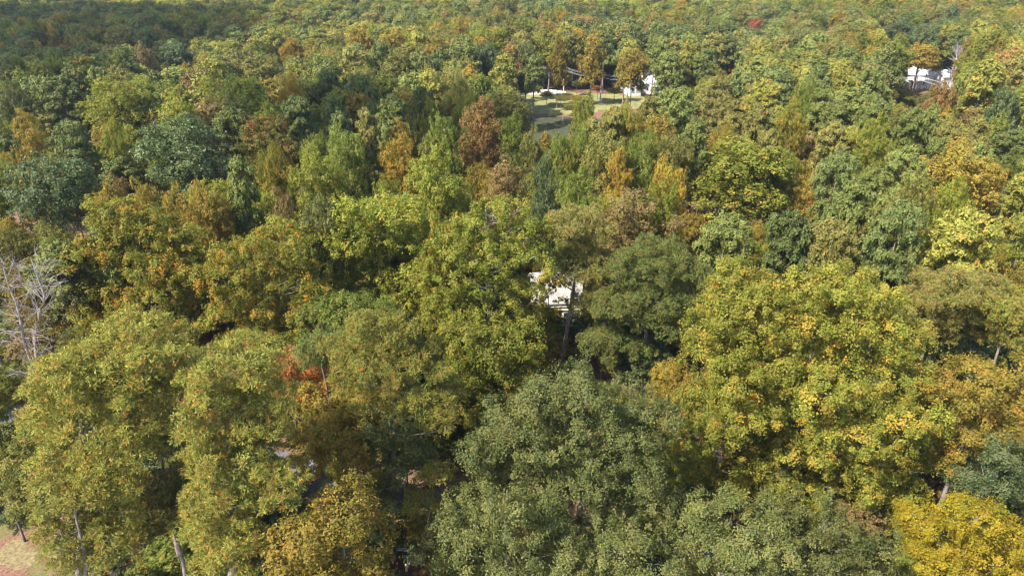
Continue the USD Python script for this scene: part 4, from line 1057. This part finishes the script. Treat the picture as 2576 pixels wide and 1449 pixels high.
for k in range(2):
    part(p, 'crossarm', tube([[-.4, -1.0, 10.5 - .9 * k], [.4, 1.0, 10.5 - .9 * k]], [.06, .06], 6), RUSTPOLE)
    for s_ in (-1, 0, 1):
        B2.append(np.array([150 + .36 * s_, 118 + .9 * s_, 10.8 - .9 * k]))


def wires(P, Q, where, sag):
    for k, (a, b) in enumerate(zip(P, Q)):
        t = np.linspace(0, 1, 25)[:, None]
        pts = a + (b - a) * t - np.array([0, 0, 1]) * sag * 4 * t * (1 - t)
        n = numbered('power_wire')
        usdkit.mesh(stage, '/World/' + n, tube(pts, np.full(25, .022), 5), WIRE)
        meta(stage.GetPrimAtPath('/World/' + n), f'{("upper", "lower")[k // 3]} {("nearest", "middle", "farthest")[k % 3]} power wire {where}', 'wire', 'power wires')


wires(A0, A1, 'by the cream house', .4)
wires(A1, A2, 'between the two pale utility poles', .5)
wires(A2, B0, 'crossing in front of the long white house', 2.6)
wires(B1, B2, 'sweeping to the right edge from the rust brown poles', 2.2)

# ------------------------------------------------------------------ posts and edging in the middle front gap
def ground_at(u, v):
    q = at_z(u, v, 0)[0]
    return q[0], q[1], float(gz(q[0], q[1]))


x, y, z = ground_at(1029, 1421)
p = thing('marker_post', 'white capped post on the pine straw right of the bare front trunk', 'post', (x, y, z))
part(p, 'shaft', box(0, 0, .36, .2, .16, .76), WHITE)
part(p, 'cap', join([box(0, 0, .77, .25, .21, .06), box(0, 0, .82, .19, .15, .05)]), WHITE)
x, y, z = ground_at(1023, 1437)
PALEY = plain('pale_yellow_plastic', (.62, .58, .38), .6, .08, 3.0)
p = thing('marker_post', 'pale yellow post just in front of the white capped post', 'post', (x, y, z))
part(p, 'shaft', tube([[0, 0, -.1], [0, 0, .3], [0, 0, .62]], [.1, .1, .095], 10), PALEY, 40)
part(p, 'cap', tube([[0, 0, .62], [0, 0, .66], [0, 0, .7]], [.115, .1, .02], 10), PALEY)
EDGE = plain('pale_stone', (.6, .52, .43), .9, .2, 3.0)
er = np.random.default_rng(3)
e = thing('stone_edging', 'pale stone edging strip crossing the pine straw behind the white post', 'edging', ground_at(1018, 1387))
for k in range(11):
    part(e, 'stone', box(-1.0 + .27 * k, .12 * math.sin(k * .7), .05, .25, er.uniform(.2, .3), er.uniform(.14, .22), er.uniform(-.15, .15)), EDGE)


def twigs(base_pts, rad, rng, count, length, depth=2):
    """A bare branch system: stem polylines with side twigs."""
    ms = []
    for pts, r in zip(base_pts, rad):
        pts = np.asarray(pts, float)
        rr = np.linspace(r, r * .25, len(pts))
        ms.append(tube(pts, rr, 7))
        for _ in range(count):
            f = rng.uniform(.25, 1) * (len(pts) - 1)
            i = min(int(f), len(pts) - 2)
            a = pts[i] + (pts[i + 1] - pts[i]) * (f - i)
            d = unit(rng.normal(0, 1, 3) * [1, 1, .5] + [0, 0, .75])
            L = length * rng.uniform(.5, 1.2)
            m_ = a + d * L * .5 + rng.normal(0, .1, 3)
            e_ = a + d * L + [0, 0, L * .12] + rng.normal(0, .15, 3)
            q = r * .32 * (1 - .6 * f / len(pts))
            ms.append(tube([a, m_, e_], [q, q * .6, .012], 5))
            for _ in range(depth):
                b_ = a + (e_ - a) * rng.uniform(.3, .95)
                ms.append(tube([b_, b_ + unit(d + rng.normal(0, .6, 3)) * L * .45], [q * .4, .008], 4))
    return join(ms)


DEADW = plain('dead_wood', (.2, .165, .145), .9, .3, 2.0)
sr = np.random.default_rng(8)
path_px = [[(110, 1010), (93, 950), (77, 906), (60, 860), (52, 806), (40, 760), (20, 716), (8, 670)], [(100, 990), (92, 913), (87, 850), (100, 783), (112, 745), (97, 705), (78, 650)]]
bx, by, bz = at_y(110, 1010, 52)[0][0], 52.0, 0.0
stems = [[np.array([bx, by, 0])] + [at_y(u, v, 52)[0] for u, v in pp] for pp in path_px]
org = np.array([bx, by, float(gz(bx, by))])
stems = [[q - org for q in st] for st in stems]
t = thing('dead_tree', 'grey dead twin stemmed tree with bare twigs at the left edge', 'dead tree', org)
part(t, 'trunk', twigs(stems, (.2, .16), sr, 46, 2.0, 7), DEADW)
ms = [(np.array(stems[0][k]) + [.3, .4, -.6], np.array([1.5, 1.2, 1.0])) for k in (2, 3, 4, 5)] + [(np.array(stems[1][k]) + [.9, .5, -.8], np.array([1.5, 1.2, 1.1])) for k in (2, 3, 4, 5)]
foliage(t + '/crown', crown(ms, 'broad', sr, .16, .9, .4, 9, .5, .4)[0], PAL['brown'])
bx = at_y(2392, 215, 241)[0][0]
t = thing('dead_tree', 'tall bare pale tree standing among the crowns at upper right', 'dead tree', (bx, 241, float(gz(bx, 241))))
part(t, 'trunk', twigs([[(0, 0, -.3), (.2, 0, 7), (.8, 0, 12), (1.3, 0, 17)], [(.3, 0, 8), (-.5, .4, 12), (-.9, .6, 15.5)], [(.8, 0, 12), (2.2, 0, 14), (2.8, .2, 16)]], (.42, .26, .2), sr, 26, 2.6, 4), BARKG)

# bare twigs that poke out of the front trees
for (u, v, y, L, lab) in ((450, 1020, 33.5, 2.2, 'spray of grey bare twigs between the two big front pines'), (1018, 1215, 38.2, 2.6, 'hanging bundle of dead grey vine twigs against the middle front trunk'),
                          (1470, 1250, 36.2, 2.0, 'forked bare branch poking out of the broad front oak'), (2170, 1185, 42.0, 2.0, 'bare branch star in the lower huge tulip tree'),
                          (1500, 1400, 33.0, 1.5, 'bare twig at the bottom edge in the front oak'), (1790, 1150, 42.5, 1.6, 'bare twig left in the orange flecked tulip tree'), (890, 1420, 34.2, 1.5, 'grey twigs in the golden olive tree at the bottom edge'),
                          (2420, 1075, 42, 1.8, 'pale broken limb at the right of the huge tulip tree')):
    c0 = at_y(u, v, y)[0]
    n = numbered('dead_branch')
    usdkit.mesh(stage, '/World/' + n, twigs([[c0 + [-.2, .8, -L * .5], c0 + [0, .2, 0], c0 + [.3, -.3, L * .45]], [c0 + [0, .2, 0], c0 + [-.5, -.2, L * .3], c0 + [-.7, -.4, L * .5]]], (.055, .04), sr, 9, L * .55, 3), DEADW)
    meta(stage.GetPrimAtPath('/World/' + n), lab, 'branch')

# shrubs on the lawn
SHRUBS = [(1411, 272, 213, 4.4, 3.6, 'olive', 'round olive bush on the lawn beyond the pond'), (1375, 262, 220, 4.0, 3.4, 'olive', 'olive bush left on the lawn under the driveway'), (1388, 288, 204, 1.8, 1.7, 'dark', 'small dark shrub at the water edge of the lawn'),
          (1452, 268, 214, 5.0, 3.2, 'golive', 'yellowish shrub right on the lawn beyond the pond'), (1502, 250, 228, 3.2, 3.8, 'redorange', 'orange small tree beside the tall pale utility pole'), (1450, 240, 236, 3.0, 4.0, 'dark', 'dark green shrub behind the lawn'),
          (1428, 225, 246, 3.4, 5.0, 'golive', 'golden olive small tree near the driveway'), (1545, 258, 226, 5.0, 3.4, 'yellow', 'yellow green bush left of the long white house'), (1612, 250, 234, 3.4, 3.2, 'dark', 'dark shrub before the long white house'),
          (2340, 262, 214, 5.0, 3.0, 'olive', 'olive shrub right of the power poles'), (2400, 272, 205, 5.5, 3.2, 'golive', 'yellowish scrub under the wires near the golden brown tree'), (2450, 283, 190, 5.5, 3.0, 'olive', 'olive scrub under the middle of the right wires'), (2510, 292, 182, 6, 3.0, 'golive', 'golden scrub under the right end of the wires')]
for u, v, y, w, hh, pal, lab in SHRUBS:
    c0 = at_y(u, v, y)[0]
    g = float(gz(c0[0], y))
    path = thing('shrub', lab, 'shrub', (c0[0], y, g), None, sr.uniform(0, 360), (w / 9, w / 9, hh / 19 * 1.15))
    q = stage.GetPrimAtPath(path)
    q.GetReferences().AddInternalReference(MID_BROAD[2])
    q.SetInstanceable(True)
    UsdShade.MaterialBindingAPI.Apply(q).Bind(PAL[pal])

# ------------------------------------------------------------------ clouds (above the frame; their shadows lie on the forest)
CLOUDM = usdkit.material(stage, '/World/Looks/cloud_white', {'p': ('diffuse_bsdf', {'color': (.9, .9, .9)})}, surface='p.BSDF')
import trimesh
from shapely.geometry import Polygon, Point
CZ = 620.0


def canopy_at(u, v):
    z = 20.5
    for _ in range(8):
        q = at_z(u, v, z)[0]
        z = .5 * z + .5 * (20.5 + float(gz(q[0], q[1])))
    return q


def cloud(px, r, seed, label):
    crng = np.random.default_rng(seed)
    poly = Polygon([canopy_at(u, v)[:2] for u, v in px]).buffer(-r * .2)
    x0, y0, x1, y1 = poly.bounds
    ms, ico = [], trimesh.creation.icosphere(subdivisions=2)
    step = r * .68
    for gx in np.arange(x0, x1 + step, step):
        for gy in np.arange(y0, y1 + step, step):
            q = np.array([gx, gy]) + crng.uniform(-.3, .3, 2) * step
            if not poly.contains(Point(q)):
                continue
            lift = (CZ + crng.uniform(-.2, .5) * r - 18.0) / SUN[2]
            c0 = np.array([q[0], q[1], 18.0 + float(gz(*q))]) + SUN * lift
            v = ico.vertices * (1 + .35 * (noise(ico.vertices * 1.7 + c0, seed)[:, None] - .5)) * r * crng.uniform(.75, 1.1) * [1, 1, .62]
            ms.append((v + c0, ico.faces))
    print('cloud lumps', len(ms), file=sys.stderr)
    n = numbered('cloud')
    usdkit.mesh(stage, '/World/' + n, join(ms), CLOUDM, True)
    meta(stage.GetPrimAtPath('/World/' + n), label, kind='structure')


cloud([(-500, 120), (-100, 142), (60, 158), (150, 182), (200, 176), (240, 130), (320, 98), (460, 86), (560, 58), (620, 38), (640, 16), (300, 9), (-200, 10), (-500, 20)], 15, 1, 'cumulus cloud high to the left of the view')
cloud([(560, 235), (620, 200), (690, 182), (780, 178), (880, 172), (970, 192), (1020, 214), (1110, 214), (1230, 222), (1290, 238), (1200, 258), (1080, 252), (985, 240), (900, 238), (820, 244), (740, 240), (690, 262), (600, 262)], 6, 2, 'small ragged cloud high to the left of the view')

# ------------------------------------------------------------------ undergrowth: saplings and shrubs that fill the gaps below the near crowns
ug = UsdGeom.PointInstancer.Define(stage, '/World/undergrowth')
meta(ug.GetPrim(), 'dull green undergrowth of saplings and shrubs below the near trees', 'undergrowth', kind='stuff')
up = []
for pal in ('dark', 'olive', 'green', 'golive', 'grey', 'brown'):
    for k in (0, 2):
        pth = f'/World/undergrowth/sapling_kind_{"abc"[k]}_{pal}'
        px = UsdGeom.Xform.Define(stage, pth)
        px.GetPrim().GetReferences().AddInternalReference(FAR_BROAD[k])
        UsdShade.MaterialBindingAPI.Apply(px.GetPrim()).Bind(PAL[pal])
        up.append(pth)
ug.CreatePrototypesRel().SetTargets(up)
ur = np.random.default_rng(31)
pos, ori, sca, idx = [], [], [], []
road_line = np.array([rc + (rc1 - rc) * 0 for rc, rc1 in zip(np_road, np_road)])
for y in np.arange(25, 96, 2.9):
    for x in np.arange(-y * .79 - 10, y * .79 + 10, 2.9):
        x_, y_ = x + ur.uniform(-1.3, 1.3), y + ur.uniform(-1.3, 1.3)
        w, hh = ur.uniform(2.4, 4.6), ur.uniform(1.6, 5.5)
        ry = np.interp(x_, road_line[:, 0], road_line[:, 1])
        if abs(y_ - ry) < 3.0 + w * .3 and ur.random() < .8:
            continue
        if blocked(x_, y_, hh, w) or (abs(x_ - 5.4) < 5.0 and abs(y_ - 77.5) < 6.5):
            continue
        a = ur.uniform(0, math.pi)
        pos.append((x_, y_, float(gz(x_, y_)) - .2)); ori.append(Gf.Quath(math.cos(a), 0, 0, math.sin(a)))
        sca.append((w / 9, w / 9, hh / 17)); idx.append(int(ur.choice(len(up), p=np.repeat([.26, .24, .16, .16, .1, .08], 2) / 2)))
ug.CreatePositionsAttr(Vt.Vec3fArray.FromNumpy(np.array(pos, np.float32)))
ug.CreateOrientationsAttr(Vt.QuathArray(ori))
ug.CreateScalesAttr(Vt.Vec3fArray.FromNumpy(np.array(sca, np.float32)))
ug.CreateProtoIndicesAttr(Vt.IntArray.FromNumpy(np.array(idx, np.int32)))

# ------------------------------------------------------------------ the air
if HAZE:
    hz = usdkit.material(stage, '/World/Looks/air', {'v': ('principled_volume', {'color': (.72, .8, .92), 'density': HAZE, 'anisotropy': .2})}, volume='v.volume')
    usdkit.mesh(stage, '/World/haze', box(0, 4400, 21.0, 20000, 16000, 60.0), hz)
    meta(stage.GetPrimAtPath('/World/haze'), 'thin bluish air over the far forest', kind='stuff')
